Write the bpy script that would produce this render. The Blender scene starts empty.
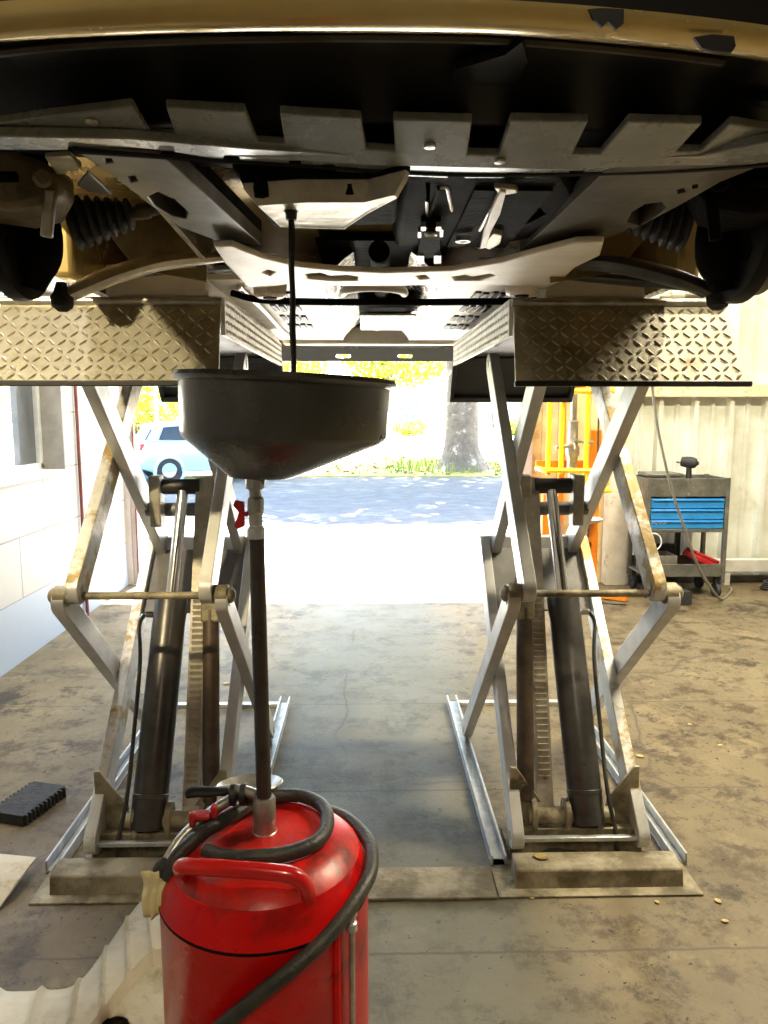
import bpy, bmesh, math, random
from mathutils import Vector, Matrix
from mathutils.geometry import delaunay_2d_cdt
random.seed(7)
sc = bpy.context.scene
COL = sc.collection
V = Vector
PI = math.pi

# ------------------------------------------------------------------ camera
F = 750.0; CH = 1.6
YAW = math.atan(16 / F); PIT = math.atan(100 / F)
cam_d = bpy.data.cameras.new('camera'); cam = bpy.data.objects.new('camera', cam_d); COL.objects.link(cam)
cam_d.sensor_fit = 'VERTICAL'; cam_d.sensor_height = 24.0; cam_d.lens = F / 1024 * 24.0
cam_d.clip_start = 0.02; cam_d.clip_end = 300
cam.location = (0, 0, CH); cam.rotation_euler = (PI / 2 - PIT, 0, -YAW)
sc.camera = cam

def ray(x, y):
    u = (x - 384) / F; v = (512 - y) / F
    cp, sp, cy, sy = math.cos(PIT), math.sin(PIT), math.cos(YAW), math.sin(YAW)
    return V((sy * cp + u * cy + v * sy * sp, cy * cp - u * sy + v * cy * sp, -sp + v * cp))
def on_z(x, y, z):
    d = ray(x, y); return V((0, 0, CH)) + d * ((z - CH) / d.z)
def on_y(x, y, Y):
    d = ray(x, y); return V((0, 0, CH)) + d * (Y / d.y)

# ------------------------------------------------------------------ materials
def node(nt, t, **k):
    n = nt.nodes.new(t)
    for a, b in k.items(): setattr(n, a, b)
    return n
MATS = {}
def mat(name, c1, c2=None, rough=.5, metal=0., scale=8., lo=.4, hi=.6, detail=5, bump=0., bscale=60., rvar=.12, spec=.5, c3=None, s3=3., lo3=.55, hi3=.65, coat=0.):
    m = bpy.data.materials.new(name); m.use_nodes = True; MATS[name] = m
    nt = m.node_tree; b = nt.nodes['Principled BSDF']; L = nt.links.new
    tc = node(nt, 'ShaderNodeTexCoord')
    b.inputs['Metallic'].default_value = metal
    b.inputs['Specular IOR Level'].default_value = spec
    b.inputs['Coat Weight'].default_value = coat
    c2 = c2 or tuple(min(1, x * .82) for x in c1)
    n = node(nt, 'ShaderNodeTexNoise'); n.inputs['Scale'].default_value = scale; n.inputs['Detail'].default_value = detail
    n.inputs['Roughness'].default_value = .65
    L(tc.outputs['Object'], n.inputs['Vector'])
    r = node(nt, 'ShaderNodeValToRGB'); r.color_ramp.elements[0].position = lo; r.color_ramp.elements[1].position = hi
    r.color_ramp.elements[0].color = (*c1, 1); r.color_ramp.elements[1].color = (*c2, 1)
    L(n.outputs['Fac'], r.inputs['Fac'])
    out = r.outputs['Color']
    if c3:
        n3 = node(nt, 'ShaderNodeTexNoise'); n3.inputs['Scale'].default_value = s3; n3.inputs['Detail'].default_value = 8
        n3.inputs['Roughness'].default_value = .7
        L(tc.outputs['Object'], n3.inputs['Vector'])
        r3 = node(nt, 'ShaderNodeValToRGB'); r3.color_ramp.elements[0].position = lo3; r3.color_ramp.elements[1].position = hi3
        L(n3.outputs['Fac'], r3.inputs['Fac'])
        mx = node(nt, 'ShaderNodeMixRGB'); mx.inputs[2].default_value = (*c3, 1)
        L(r3.outputs['Color'], mx.inputs[0]); L(out, mx.inputs[1]); out = mx.outputs[0]
    L(out, b.inputs['Base Color'])
    mr = node(nt, 'ShaderNodeMapRange'); mr.inputs[3].default_value = max(.02, rough - rvar); mr.inputs[4].default_value = min(1, rough + rvar)
    L(n.outputs['Fac'], mr.inputs[0]); L(mr.outputs[0], b.inputs['Roughness'])
    if bump:
        nb = node(nt, 'ShaderNodeTexNoise'); nb.inputs['Scale'].default_value = bscale; nb.inputs['Detail'].default_value = 6
        L(tc.outputs['Object'], nb.inputs['Vector'])
        bp = node(nt, 'ShaderNodeBump'); bp.inputs['Strength'].default_value = bump; bp.inputs['Distance'].default_value = .01
        L(nb.outputs['Fac'], bp.inputs['Height']); L(bp.outputs['Normal'], b.inputs['Normal'])
    return m

mat('arm_paint', (.62, .62, .60), (.50, .50, .48), .38, .25, 9, c3=(.30, .21, .07), s3=5, lo3=.47, hi3=.56, bump=.15, bscale=40)
mat('arm_clean', (.60, .60, .585), (.52, .52, .50), .36, .25, 9, c3=(.22, .17, .09), s3=7, lo3=.66, hi3=.74, bump=.1, bscale=40)
mat('rack_grey', (.40, .37, .31), (.28, .25, .20), .42, .25, 14, c3=(.14, .11, .06), s3=12, lo3=.6, hi3=.7)
mat('galvanised', (.58, .60, .62), (.42, .44, .45), .35, .6, 14, bump=.1)
mat('dirty_steel', (.30, .26, .17), (.12, .10, .06), .6, .2, 9, c3=(.42, .37, .25), s3=5, bump=.4, bscale=50)
mat('block_steel', (.34, .30, .21), (.14, .115, .065), .7, .0, 6, c3=(.09, .07, .04), s3=4, lo3=.5, hi3=.68, bump=.5, bscale=40)
mat('panel_grey', (.15, .145, .138), (.11, .105, .10), .5, .2, 6)
mat('cyl_grey', (.075, .070, .066), (.045, .042, .04), .32, .35, 10, c3=(.16, .14, .12), s3=8, lo3=.64, hi3=.75)
mat('small_cyl', (.10, .07, .045), (.05, .035, .025), .4, .3, 10)
mat('chrome', (.85, .85, .86), (.75, .75, .76), .12, 1., 5, rvar=.05)
mat('steel', (.55, .53, .49), (.38, .36, .32), .35, .85, 20, bump=.1)
mat('black', (.018, .018, .018), (.01, .01, .01), .5, 0, 10)
mat('rubber', (.03, .03, .032), (.018, .018, .018), .7, 0, 30, bump=.4, bscale=90)
mat('hose', (.022, .024, .022), (.045, .04, .03), .45, 0, 26, bump=.25, bscale=120)
mat('checker', (.42, .40, .33), (.30, .28, .22), .36, .75, 12, c3=(.16, .13, .08), s3=7, lo3=.58, hi3=.72, bump=.15, bscale=120)
mat('checker_light', (.78, .77, .72), (.66, .64, .58), .4, .4, 12)
mat('deck_under', (.035, .035, .035), (.025, .024, .022), .5, .1, 6)
mat('tank_red', (.66, .003, .003), (.50, .002, .002), .30, 0, 4, c3=(.06, .004, .003), s3=3.5, lo3=.53, hi3=.68, bump=.05, bscale=60, spec=.35)
mat('tank_top', (.64, .012, .006), (.42, .006, .004), .36, 0, 9, c3=(.03, .012, .008), s3=6, lo3=.50, hi3=.64, bump=.06)
mat('handle_red', (.68, .012, .010), (.55, .010, .010), .2, 0, 8, coat=.4)
mat('bowl', (.036, .037, .037), (.026, .027, .027), .27, 0, 4, spec=.9, c3=(.05, .05, .05), s3=3, lo3=.5, hi3=.9, bump=.03)
mat('pole', (.075, .066, .064), (.05, .043, .042), .25, .5, 12, c3=(.15, .04, .03), s3=14, lo3=.70, hi3=.76)
mat('oil', (.006, .005, .004), (.004, .003, .003), .06, 0, 4)
mat('red_plastic', (.50, .02, .025), (.40, .02, .02), .4)
mat('liner_white', (.62, .58, .45), (.50, .46, .33), .55, 0, 5, c3=(.30, .24, .12), s3=7, lo3=.56, hi3=.72, bump=.25, bscale=60)
mat('yellow_bag', (.80, .70, .34), (.82, .76, .52), .3, 0, 14)
mat('board', (.66, .62, .50), (.56, .50, .36), .6, 0, 8, c3=(.35, .27, .13), s3=5)
# car
mat('gold_paint', (.60, .45, .18), (.52, .385, .15), .25, .55, 5, coat=.6)
mat('plastic_black', (.007, .007, .007), (.005, .005, .005), .5, 0, 6, spec=.22)
mat('tray_grey', (.26, .272, .262), (.19, .20, .19), .28, .15, 14, c3=(.33, .33, .31), s3=16, lo3=.58, hi3=.72)
mat('rail_brown', (.10, .088, .07), (.06, .05, .036), .45, .1, 9, spec=.35)
mat('underseal', (.20, .15, .05), (.12, .085, .03), .5, 0, 12, bump=.2)
mat('cream', (.86, .80, .67), (.76, .70, .57), .42, 0, 9, c3=(.34, .28, .20), s3=9, lo3=.62, hi3=.72)
mat('alu', (.62, .58, .47), (.46, .42, .33), .42, .55, 12, bump=.2)
mat('foil', (.80, .78, .70), (.66, .63, .55), .25, .85, 24, bump=1., bscale=26)
mat('cast', (.20, .16, .09), (.12, .09, .05), .5, .3, 14, bump=.3)
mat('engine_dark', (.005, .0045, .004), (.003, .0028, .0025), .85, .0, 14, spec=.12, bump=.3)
mat('arm_dark', (.085, .08, .065), (.05, .047, .04), .38, .3, 9)
mat('glass_dark', (.02, .025, .03), (.03, .035, .04), .06, 0, 4)
# room
mat('metal_wall', (.72, .73, .66), (.58, .58, .48), .5, .1, 2.5, c3=(.42, .38, .24), s3=2.2, lo3=.60, hi3=.78)
mat('ply', (.66, .50, .25), (.54, .39, .17), .55, 0, 3, c3=(.40, .27, .10), s3=2)
mat('timber', (.70, .62, .42), (.58, .50, .32), .6, 0, 5, c3=(.28, .22, .12), s3=6)
mat('post_white', (.70, .66, .54), (.58, .54, .42), .55, 0, 5, c3=(.30, .26, .17), s3=4)
mat('alu_frame', (.72, .71, .66), (.62, .61, .56), .4, .3)
mat('reveal', (.27, .24, .19), (.22, .195, .155), .6)
mat('dark_frame', (.05, .055, .055), (.08, .085, .085), .4)
mat('pipe_red', (.20, .055, .045), (.14, .04, .035), .5)
mat('jamb', (.55, .50, .48), (.46, .42, .40), .45, .2)
mat('shutter', (.014, .013, .011), (.010, .0095, .008), .5, .2)
mat('ceiling_tin', (.16, .15, .14), (.12, .11, .10), .6)
mat('rear_wall', (.16, .15, .13), (.12, .11, .10), .7)
# trolley etc
mat('trolley_grey', (.16, .155, .13), (.10, .095, .08), .42, .3, 9, c3=(.36, .33, .24), s3=6, lo3=.6, hi3=.75)
mat('trolley_blue', (.03, .27, .66), (.025, .22, .55), .35, 0, 12, c3=(.02, .06, .14), s3=9, lo3=.6, hi3=.75)
mat('orange', (.85, .26, .012), (.75, .20, .01), .35, 0, 6)
mat('yellow', (.88, .66, .015), (.80, .56, .01), .35, 0, 6)
mat('white_paint', (.80, .80, .76), (.7, .7, .66), .4)
mat('grey_box', (.28, .26, .22), (.20, .185, .16), .4, .3)
# outside
mat('asphalt', (.16, .155, .15), (.125, .12, .115), .85, 0, 3, c3=(.27, .26, .25), s3=.8, bump=.3)
mat('apron', (.62, .60, .56), (.55, .53, .49), .8, 0, 2)
mat('path', (.66, .65, .62), (.60, .59, .56), .8, 0, 2)
mat('verge', (.30, .33, .08), (.42, .32, .10), .9, 0, 1.6, c3=(.62, .48, .12), s3=3., lo3=.50, hi3=.60, bump=.6, bscale=12)
mat('bark', (.15, .115, .09), (.22, .175, .14), .85, 0, 5, c3=(.48, .42, .36), s3=4, lo3=.56, hi3=.64, bump=.8, bscale=9)
mat('leaf_yellow', (.48, .46, .03), (.32, .36, .03), .6, 0, .7)
mat('leaf_green', (.30, .38, .05), (.40, .44, .06), .6, 0, .7)
mat('leaf_grass', (.16, .30, .035), (.26, .34, .06), .6, 0, .7)
mat('dry_leaf', (.46, .36, .13), (.26, .17, .06), .7, 0, 20)
mat('house_white', (.80, .79, .76), (.74, .73, .70), .7, 0, 1)
mat('house_dark', (.16, .15, .15), (.12, .115, .115), .6)
mat('sky_blue_paint', (.16, .50, .62), (.13, .44, .56), .45, 0, 2)
mat('car_blue', (.42, .72, .82), (.40, .69, .79), .2, .2, 3, coat=.5)
mat('lamp_red', (.70, .02, .03), (.6, .02, .03), .2)
mat('hub_grey', (.5, .5, .5), (.4, .4, .4), .35, .5)

def floor_mat():
    m = bpy.data.materials.new('concrete_floor'); m.use_nodes = True; MATS['floor'] = m
    nt = m.node_tree; b = nt.nodes['Principled BSDF']; L = nt.links.new
    tc = node(nt, 'ShaderNodeTexCoord')
    def noise(s, d=8, r=.65, vec=None):
        n = node(nt, 'ShaderNodeTexNoise'); n.inputs['Scale'].default_value = s; n.inputs['Detail'].default_value = d
        n.inputs['Roughness'].default_value = r; L(vec or tc.outputs['Object'], n.inputs['Vector']); return n.outputs['Fac']
    def ramp(f, p, c):
        r = node(nt, 'ShaderNodeValToRGB')
        r.color_ramp.elements[0].position = p[0]; r.color_ramp.elements[1].position = p[1]
        r.color_ramp.elements[0].color = (*c[0], 1); r.color_ramp.elements[1].color = (*c[1], 1)
        L(f, r.inputs['Fac']); return r.outputs['Color']
    def mix(f, a, c, mode='MIX'):
        n = node(nt, 'ShaderNodeMixRGB'); n.blend_type = mode
        for i, x in ((0, f), (1, a), (2, c)):
            if isinstance(x, (int, float)): n.inputs[i].default_value = x
            elif isinstance(x, tuple): n.inputs[i].default_value = (*x, 1)
            else: L(x, n.inputs[i])
        return n.outputs[0]
    def math_(op, a, c=None):
        n = node(nt, 'ShaderNodeMath'); n.operation = op
        for i, x in ((0, a), (1, c)):
            if x is None: continue
            if isinstance(x, (int, float)): n.inputs[i].default_value = x
            else: L(x, n.inputs[i])
        return n.outputs[0]
    W = (1, 1, 1); K = (0, 0, 0)
    col = ramp(noise(1.3, 10, .7), (.38, .62), ((.64, .62, .56), (.44, .415, .35)))
    col = mix(ramp(noise(5, 12, .75), (.50, .60), (K, (.9, .9, .9))), col, (.20, .155, .085))            # brown grime
    col = mix(ramp(noise(2.1, 12, .78), (.54, .60), (K, (.85, .85, .85))), col, (.08, .06, .03))
    col = mix(ramp(noise(3.7, 10, .72), (.57, .62), (K, (.8, .8, .8))), col, (.72, .69, .60))  # scuffed pale areas
    col = mix(ramp(noise(30, 3), (.655, .67), (K, W)), col, (.035, .028, .018))       # specks of oil
    col = mix(ramp(noise(110, 3), (.60, .72), (K, (.6, .6, .6))), col, (.10, .08, .05))
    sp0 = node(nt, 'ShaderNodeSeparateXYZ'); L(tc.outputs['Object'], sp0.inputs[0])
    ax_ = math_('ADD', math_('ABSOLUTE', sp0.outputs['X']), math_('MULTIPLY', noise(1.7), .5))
    side_tint = ramp(ax_, (.60, 1.2), (K, W))
    col = mix(side_tint, mix(.45, col, (.46, .56, .57)), mix(.75, col, (1.2, 1.06, .74), 'MULTIPLY'))  # cool tint along the centre, tan multiplied in towards both sides
    gy = math_('ADD', sp0.outputs['Y'], math_('MULTIPLY', noise(1.6), 1.6))       # darker towards the near end, edge broken by noise
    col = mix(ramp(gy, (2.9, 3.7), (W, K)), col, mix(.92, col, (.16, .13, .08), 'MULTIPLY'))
    # cracks
    v = node(nt, 'ShaderNodeTexVoronoi'); v.feature = 'DISTANCE_TO_EDGE'; v.inputs['Scale'].default_value = .55
    wn = node(nt, 'ShaderNodeTexNoise'); wn.inputs['Scale'].default_value = 2.6; wn.inputs['Detail'].default_value = 8
    L(tc.outputs['Object'], wn.inputs['Vector'])
    wv = mix(.16, tc.outputs['Object'], wn.outputs['Color'], 'ADD')
    L(wv, v.inputs['Vector'])
    crack = mix(ramp(noise(.9, 3), (.44, .52), (K, W)), (0., 0., 0.), ramp(v.outputs['Distance'], (.0014, .0045), (W, K)))
    col = mix(crack, col, (.07, .055, .035))
    sep = node(nt, 'ShaderNodeSeparateXYZ'); L(tc.outputs['Object'], sep.inputs[0])
    jit = math_('MULTIPLY', noise(9), .02)
    for y0 in (2.05, 1.72, 3.02, 3.98, 6.11):
        d = math_('ABSOLUTE', math_('SUBTRACT', math_('ADD', sep.outputs['Y'], jit), y0))
        col = mix(ramp(d, (.003, .006), ((.85, .85, .85), K)), col, (.06, .045, .03))
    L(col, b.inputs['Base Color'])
    rr = node(nt, 'ShaderNodeMapRange'); rr.inputs[3].default_value = .38; rr.inputs[4].default_value = .75
    L(noise(3), rr.inputs[0]); L(rr.outputs[0], b.inputs['Roughness'])
    bp = node(nt, 'ShaderNodeBump'); bp.inputs['Strength'].default_value = .25; bp.inputs['Distance'].default_value = .008
    L(noise(45), bp.inputs['Height']); L(bp.outputs['Normal'], b.inputs['Normal'])
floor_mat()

def block_wall_mat():
    m = bpy.data.materials.new('block_wall'); m.use_nodes = True; MATS['block_wall'] = m
    nt = m.node_tree; b = nt.nodes['Principled BSDF']; L = nt.links.new
    tc = node(nt, 'ShaderNodeTexCoord'); sep = node(nt, 'ShaderNodeSeparateXYZ'); L(tc.outputs['Object'], sep.inputs[0])
    cb = node(nt, 'ShaderNodeCombineXYZ'); L(sep.outputs['Y'], cb.inputs[0]); L(sep.outputs['Z'], cb.inputs[1])
    br = node(nt, 'ShaderNodeTexBrick'); br.inputs['Scale'].default_value = 1; br.inputs['Brick Width'].default_value = .80
    br.inputs['Row Height'].default_value = .40; br.inputs['Mortar Size'].default_value = .006; br.offset = .5
    br.inputs['Color1'].default_value = (.39, .365, .325, 1); br.inputs['Color2'].default_value = (.365, .345, .305, 1)
    br.inputs['Mortar'].default_value = (.17, .15, .13, 1)
    L(cb.outputs[0], br.inputs['Vector'])
    n = node(nt, 'ShaderNodeTexNoise'); n.inputs['Scale'].default_value = 5; n.inputs['Detail'].default_value = 8; L(tc.outputs['Object'], n.inputs['Vector'])
    r = node(nt, 'ShaderNodeValToRGB'); r.color_ramp.elements[0].position = .60; r.color_ramp.elements[1].position = .75
    r.color_ramp.elements[1].color = (.5, .5, .5, 1); L(n.outputs['Fac'], r.inputs['Fac'])
    mx = node(nt, 'ShaderNodeMixRGB'); L(r.outputs['Color'], mx.inputs[0]); L(br.outputs['Color'], mx.inputs[1]); mx.inputs[2].default_value = (.50, .45, .36, 1)
    # blue-grey painted dado at the foot of the wall
    lt = node(nt, 'ShaderNodeMath'); lt.operation = 'LESS_THAN'; lt.inputs[1].default_value = .40; L(sep.outputs['Z'], lt.inputs[0])
    m2 = node(nt, 'ShaderNodeMixRGB'); L(lt.outputs[0], m2.inputs[0]); L(mx.outputs[0], m2.inputs[1]); m2.inputs[2].default_value = (.31, .35, .41, 1)
    L(m2.outputs[0], b.inputs['Base Color']); b.inputs['Roughness'].default_value = .55
    bp = node(nt, 'ShaderNodeBump'); bp.inputs['Strength'].default_value = .3; bp.inputs['Distance'].default_value = .01; bp.invert = True
    L(br.outputs['Fac'], bp.inputs['Height']); L(bp.outputs['Normal'], b.inputs['Normal'])
block_wall_mat()

def glass_mat():
    m = bpy.data.materials.new('window_glass'); m.use_nodes = True; MATS['glass'] = m
    nt = m.node_tree; nt.nodes.clear(); L = nt.links.new
    o = node(nt, 'ShaderNodeOutputMaterial'); t = node(nt, 'ShaderNodeBsdfTransparent'); g = node(nt, 'ShaderNodeBsdfGlossy')
    g.inputs['Roughness'].default_value = .03; mx = node(nt, 'ShaderNodeMixShader'); mx.inputs[0].default_value = .07
    L(t.outputs[0], mx.inputs[1]); L(g.outputs[0], mx.inputs[2]); L(mx.outputs[0], o.inputs['Surface'])
glass_mat()

# ------------------------------------------------------------------ mesh helpers
def smooth(pts, n=6):
    pts = [V(p) for p in pts]; out = []
    P = [pts[0] * 2 - pts[1]] + pts + [pts[-1] * 2 - pts[-2]]
    for i in range(1, len(P) - 2):
        a, b, c, d = P[i - 1], P[i], P[i + 1], P[i + 2]
        for k in range(n):
            t = k / n
            out.append(.5 * ((2 * b) + (c - a) * t + (2 * a - 5 * b + 4 * c - d) * t * t + (3 * b - a - 3 * c + d) * t ** 3))
    out.append(pts[-1]); return out

class MB:
    def __init__(s): s.v = []; s.f = []
    def add(s, vs, fs):
        o = len(s.v); s.v += [V(p) for p in vs]; s.f += [tuple(i + o for i in f) for f in fs]; return s
    def box(s, c, d, R=None):
        c = V(c); vs = []
        for x in (-.5, .5):
            for y in (-.5, .5):
                for z in (-.5, .5):
                    p = V((x * d[0], y * d[1], z * d[2])); vs.append(c + (R @ p if R else p))
        return s.add(vs, [(0, 1, 3, 2), (4, 6, 7, 5), (0, 4, 5, 1), (2, 3, 7, 6), (0, 2, 6, 4), (1, 5, 7, 3)])
    def b2(s, x0, x1, y0, y1, z0, z1):
        return s.box(((x0 + x1) / 2, (y0 + y1) / 2, (z0 + z1) / 2), (abs(x1 - x0), abs(y1 - y0), abs(z1 - z0)))
    def bar(s, p0, p1, w, h, up=(0, 0, 1)):
        p0, p1 = V(p0), V(p1); d = (p1 - p0); l = d.length; d.normalize(); up = V(up)
        x = d.cross(up)
        if x.length < 1e-4: x = d.cross(V((0, 1, 0)))
        x.normalize(); u = x.cross(d)
        R = Matrix((x, d, u)).transposed()
        return s.box((p0 + p1) / 2, (w, l, h), R)
    def tube(s, pts, r, seg=10, caps=True, flat=1.):
        pts = [V(p) for p in pts]; n = len(pts); rs = r if isinstance(r, (list, tuple)) else [r] * n
        o = len(s.v); t0 = (pts[1] - pts[0]).normalized()
        u = t0.cross(V((0, 0, 1)))
        if u.length < .05: u = t0.cross(V((0, 1, 0)))
        u.normalize()
        for i in range(n):
            t = (pts[min(i + 1, n - 1)] - pts[max(i - 1, 0)]).normalized()
            u = (u - t * u.dot(t)).normalized(); w = t.cross(u)
            for k in range(seg):
                a = 2 * PI * k / seg
                s.v.append(pts[i] + (u * math.cos(a) + w * math.sin(a) * flat) * rs[i])
        for i in range(n - 1):
            for k in range(seg):
                k2 = (k + 1) % seg
                s.f.append((o + i * seg + k, o + i * seg + k2, o + (i + 1) * seg + k2, o + (i + 1) * seg + k))
        if caps:
            s.f.append(tuple(o + k for k in range(seg))[::-1]); s.f.append(tuple(o + (n - 1) * seg + k for k in range(seg)))
        return s
    def lathe(s, prof, c, seg=32, axis=(0, 0, 1), close=False):
        c = V(c); ax = V(axis).normalized(); q = V((0, 0, 1)).rotation_difference(ax); o = len(s.v); n = len(prof)
        for (r, z) in prof:
            for k in range(seg):
                a = 2 * PI * k / seg
                s.v.append(c + q @ V((r * math.cos(a), r * math.sin(a), z)))
        m = n if close else n - 1
        for i in range(m):
            j = (i + 1) % n
            for k in range(seg):
                k2 = (k + 1) % seg
                s.f.append((o + i * seg + k, o + i * seg + k2, o + j * seg + k2, o + j * seg + k))
        if not close:
            if prof[0][0] > 1e-5: s.f.append(tuple(o + k for k in range(seg))[::-1])
            if prof[-1][0] > 1e-5: s.f.append(tuple(o + (n - 1) * seg + k for k in range(seg)))
        return s
    def prism(s, poly, ext):
        poly = [V(p) for p in poly]; ext = V(ext); n = len(poly)
        fs = [tuple(range(n))[::-1], tuple(range(n, 2 * n))]
        fs += [(i, (i + 1) % n, (i + 1) % n + n, i + n) for i in range(n)]
        return s.add(poly + [p + ext for p in poly], fs)
    def loft(s, rings, caps=True):
        n = len(rings[0]); o = len(s.v)
        for r in rings: s.v += [V(p) for p in r]
        for i in range(len(rings) - 1):
            for k in range(n):
                k2 = (k + 1) % n
                s.f.append((o + i * n + k, o + i * n + k2, o + (i + 1) * n + k2, o + (i + 1) * n + k))
        if caps:
            s.f.append(tuple(o + k for k in range(n))[::-1]); s.f.append(tuple(o + (len(rings) - 1) * n + k for k in range(n)))
        return s
    def plate(s, outer, holes, fn, ext):
        """2-D outline with holes, mapped to 3-D by fn and given a thickness."""
        loops = [outer] + holes; vs = []; es = []; fcs = []
        for lp in loops:
            b = len(vs); vs += [V((p[0], p[1])) for p in lp]; n = len(lp)
            es += [(b + i, b + (i + 1) % n) for i in range(n)]; fcs.append([b + i for i in range(n)])
        ov, oe, of, *_ = delaunay_2d_cdt(vs, es, [], 2, 1e-5)
        def inside(p, lp):
            c = False
            for i in range(len(lp)):
                (xa, ya), (xb, yb) = lp[i][:2], lp[i - 1][:2]
                if (ya > p.y) != (yb > p.y) and p.x < (xb - xa) * (p.y - ya) / (yb - ya) + xa: c = not c
            return c
        def ok(f):
            p = sum((ov[i] for i in f), V((0, 0))) / len(f)
            return inside(p, outer) and not any(inside(p, h) for h in holes)
        of = [f for f in of if ok(f)]
        top = [V(fn(p.x, p.y)) for p in ov]; ext = V(ext); n = len(top)
        edge = {}
        for f in of:
            for i in range(len(f)):
                e = (f[i], f[(i + 1) % len(f)])
                if (e[1], e[0]) in edge: del edge[(e[1], e[0])]
                else: edge[e] = 1
        fs = [tuple(f) for f in of] + [tuple(i + n for i in f)[::-1] for f in of]
        fs += [(b, a, a + n, b + n) for a, b in edge]
        return s.add(top + [p + ext for p in top], fs)
    def lozenges(s, o, u, v, nrm, U, Vv, pitch=.031, ln=.0150, wd=.0046, h=.0034):
        """raised chequer-plate pattern on the plane o + a*u + b*v"""
        o, u, v, nrm = V(o), V(u), V(v), V(nrm)
        nu, nv = int(U / pitch), int(Vv / pitch)
        for i in range(nu):
            for j in range(nv):
                a = (i + .5) * U / nu; b = (j + .5) * Vv / nv
                ang = PI / 4 if (i + j) % 2 else -PI / 4
                d = u * math.cos(ang) + v * math.sin(ang); e = -u * math.sin(ang) + v * math.cos(ang); c = o + u * a + v * b
                s.add([c - d * ln, c - d * ln * .5 - e * wd, c + d * ln * .5 - e * wd, c + d * ln, c + d * ln * .5 + e * wd, c - d * ln * .5 + e * wd,
                       c - d * ln * .55 + nrm * h, c + d * ln * .55 + nrm * h],
                      [(0, 1, 6), (1, 2, 7, 6), (2, 3, 7), (3, 4, 7), (4, 5, 6, 7), (5, 0, 6)])
        return s
    def build(s, name, m, parent=None, bevel=0., sm=40, subsurf=0, seg=2, structure=False, fix=True):
        me = bpy.data.meshes.new(name); vs = s.v; loc = V((0, 0, 0))
        if parent is None and not structure:
            lo = [min(p[i] for p in vs) for i in range(3)]; hi = [max(p[i] for p in vs) for i in range(3)]
            loc = V(((lo[0] + hi[0]) / 2, (lo[1] + hi[1]) / 2, lo[2])); vs = [p - loc for p in vs]
        me.from_pydata([tuple(p) for p in vs], [], s.f)
        if fix:
            bm = bmesh.new(); bm.from_mesh(me); bmesh.ops.recalc_face_normals(bm, faces=bm.faces); bm.to_mesh(me); bm.free()
        if sm:
            for p in me.polygons: p.use_smooth = True
            me.set_sharp_from_angle(angle=math.radians(sm))
        me.materials.append(MATS[m])
        o = bpy.data.objects.new(name, me); COL.objects.link(o); o.location = loc
        if parent:
            o.parent = parent
            w = V((0, 0, 0)); q = parent
            while q: w += q.location; q = q.parent
            o.matrix_parent_inverse = Matrix.Translation(-parent.location) if parent.parent is None else Matrix.Identity(4)
        if bevel:
            bv = o.modifiers.new('edge', 'BEVEL'); bv.width = bevel; bv.segments = seg; bv.limit_method = 'ANGLE'; bv.angle_limit = math.radians(35)
        if subsurf:
            ss = o.modifiers.new('round', 'SUBSURF'); ss.levels = ss.render_levels = subsurf
        if structure: o['kind'] = 'structure'
        return o

def thing(name, loc, label, cat, group=None):
    o = bpy.data.objects.new(name, None); COL.objects.link(o); o.location = loc; o.empty_display_size = .1
    return tag(o, label, cat, group)
def tag(o, label, cat, group=None, kind=None):
    o['label'] = label; o['category'] = cat
    if group: o['group'] = group
    if kind: o['kind'] = kind
    return o
def circ(cx, cy, r, n=16, ry=None, rot=0):
    ry = ry or r
    return [(cx + r * math.cos(2 * PI * k / n) * math.cos(rot) - ry * math.sin(2 * PI * k / n) * math.sin(rot),
             cy + r * math.cos(2 * PI * k / n) * math.sin(rot) + ry * math.sin(2 * PI * k / n) * math.cos(rot)) for k in range(n)]
def stadium(cx, cy, l, r, rot, n=8):
    out = []
    for k in range(n + 1):
        a = -PI / 2 + PI * k / n; out.append((l / 2 + r * math.cos(a), r * math.sin(a)))
    for k in range(n + 1):
        a = PI / 2 + PI * k / n; out.append((-l / 2 + r * math.cos(a), r * math.sin(a)))
    c, s_ = math.cos(rot), math.sin(rot)
    return [(cx + x * c - y * s_, cy + x * s_ + y * c) for x, y in out]

# ------------------------------------------------------------------ setting
WX = -2.24; FY = 6.9; DX = 1.45; CZ = 4.6; BX = 6.2; RY = -5.0
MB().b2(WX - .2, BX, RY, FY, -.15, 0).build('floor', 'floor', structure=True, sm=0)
# left wall with window opening (y 3.3..5.5, z 1.16..2.45)
w = MB(); wy0, wy1, wz0, wz1 = 3.3, 5.6, 1.17, 2.45
w.b2(WX - .2, WX, RY, FY, 0, wz0); w.b2(WX - .2, WX, RY, FY, wz1, CZ)
w.b2(WX - .2, WX, RY, wy0, wz0, wz1); w.b2(WX - .2, WX, wy1, FY, wz0, wz1)
w.build('wall_left', 'block_wall', structure=True, sm=0)
win = MB()
fx = WX - .185
for a, b in ((wy0, wy0 + .05), (wy1 - .05, wy1), (wy1 - .72, wy1 - .66)): win.b2(fx - .03, fx + .03, a, b, wz0 + .02, wz1)
win.b2(fx - .03, fx + .03, wy0, wy1, wz0 + .0, wz0 + .06); win.b2(fx - .03, fx + .03, wy0, wy1, wz1 - .05, wz1)
wf = win.build('window_1', 'alu_frame', structure=True, bevel=.004)
MB().b2(fx - .003, fx + .003, wy0 + .05, wy1 - .05, wz0 + .05, wz1 - .05).build('pane', 'glass', wf, sm=0)
MB().b2(fx - .05, fx - .005, wy1 - .30, wy1 - .05, wz0 + .05, wz1 - .05).build('sash_stile', 'dark_frame', wf, sm=0)
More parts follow.
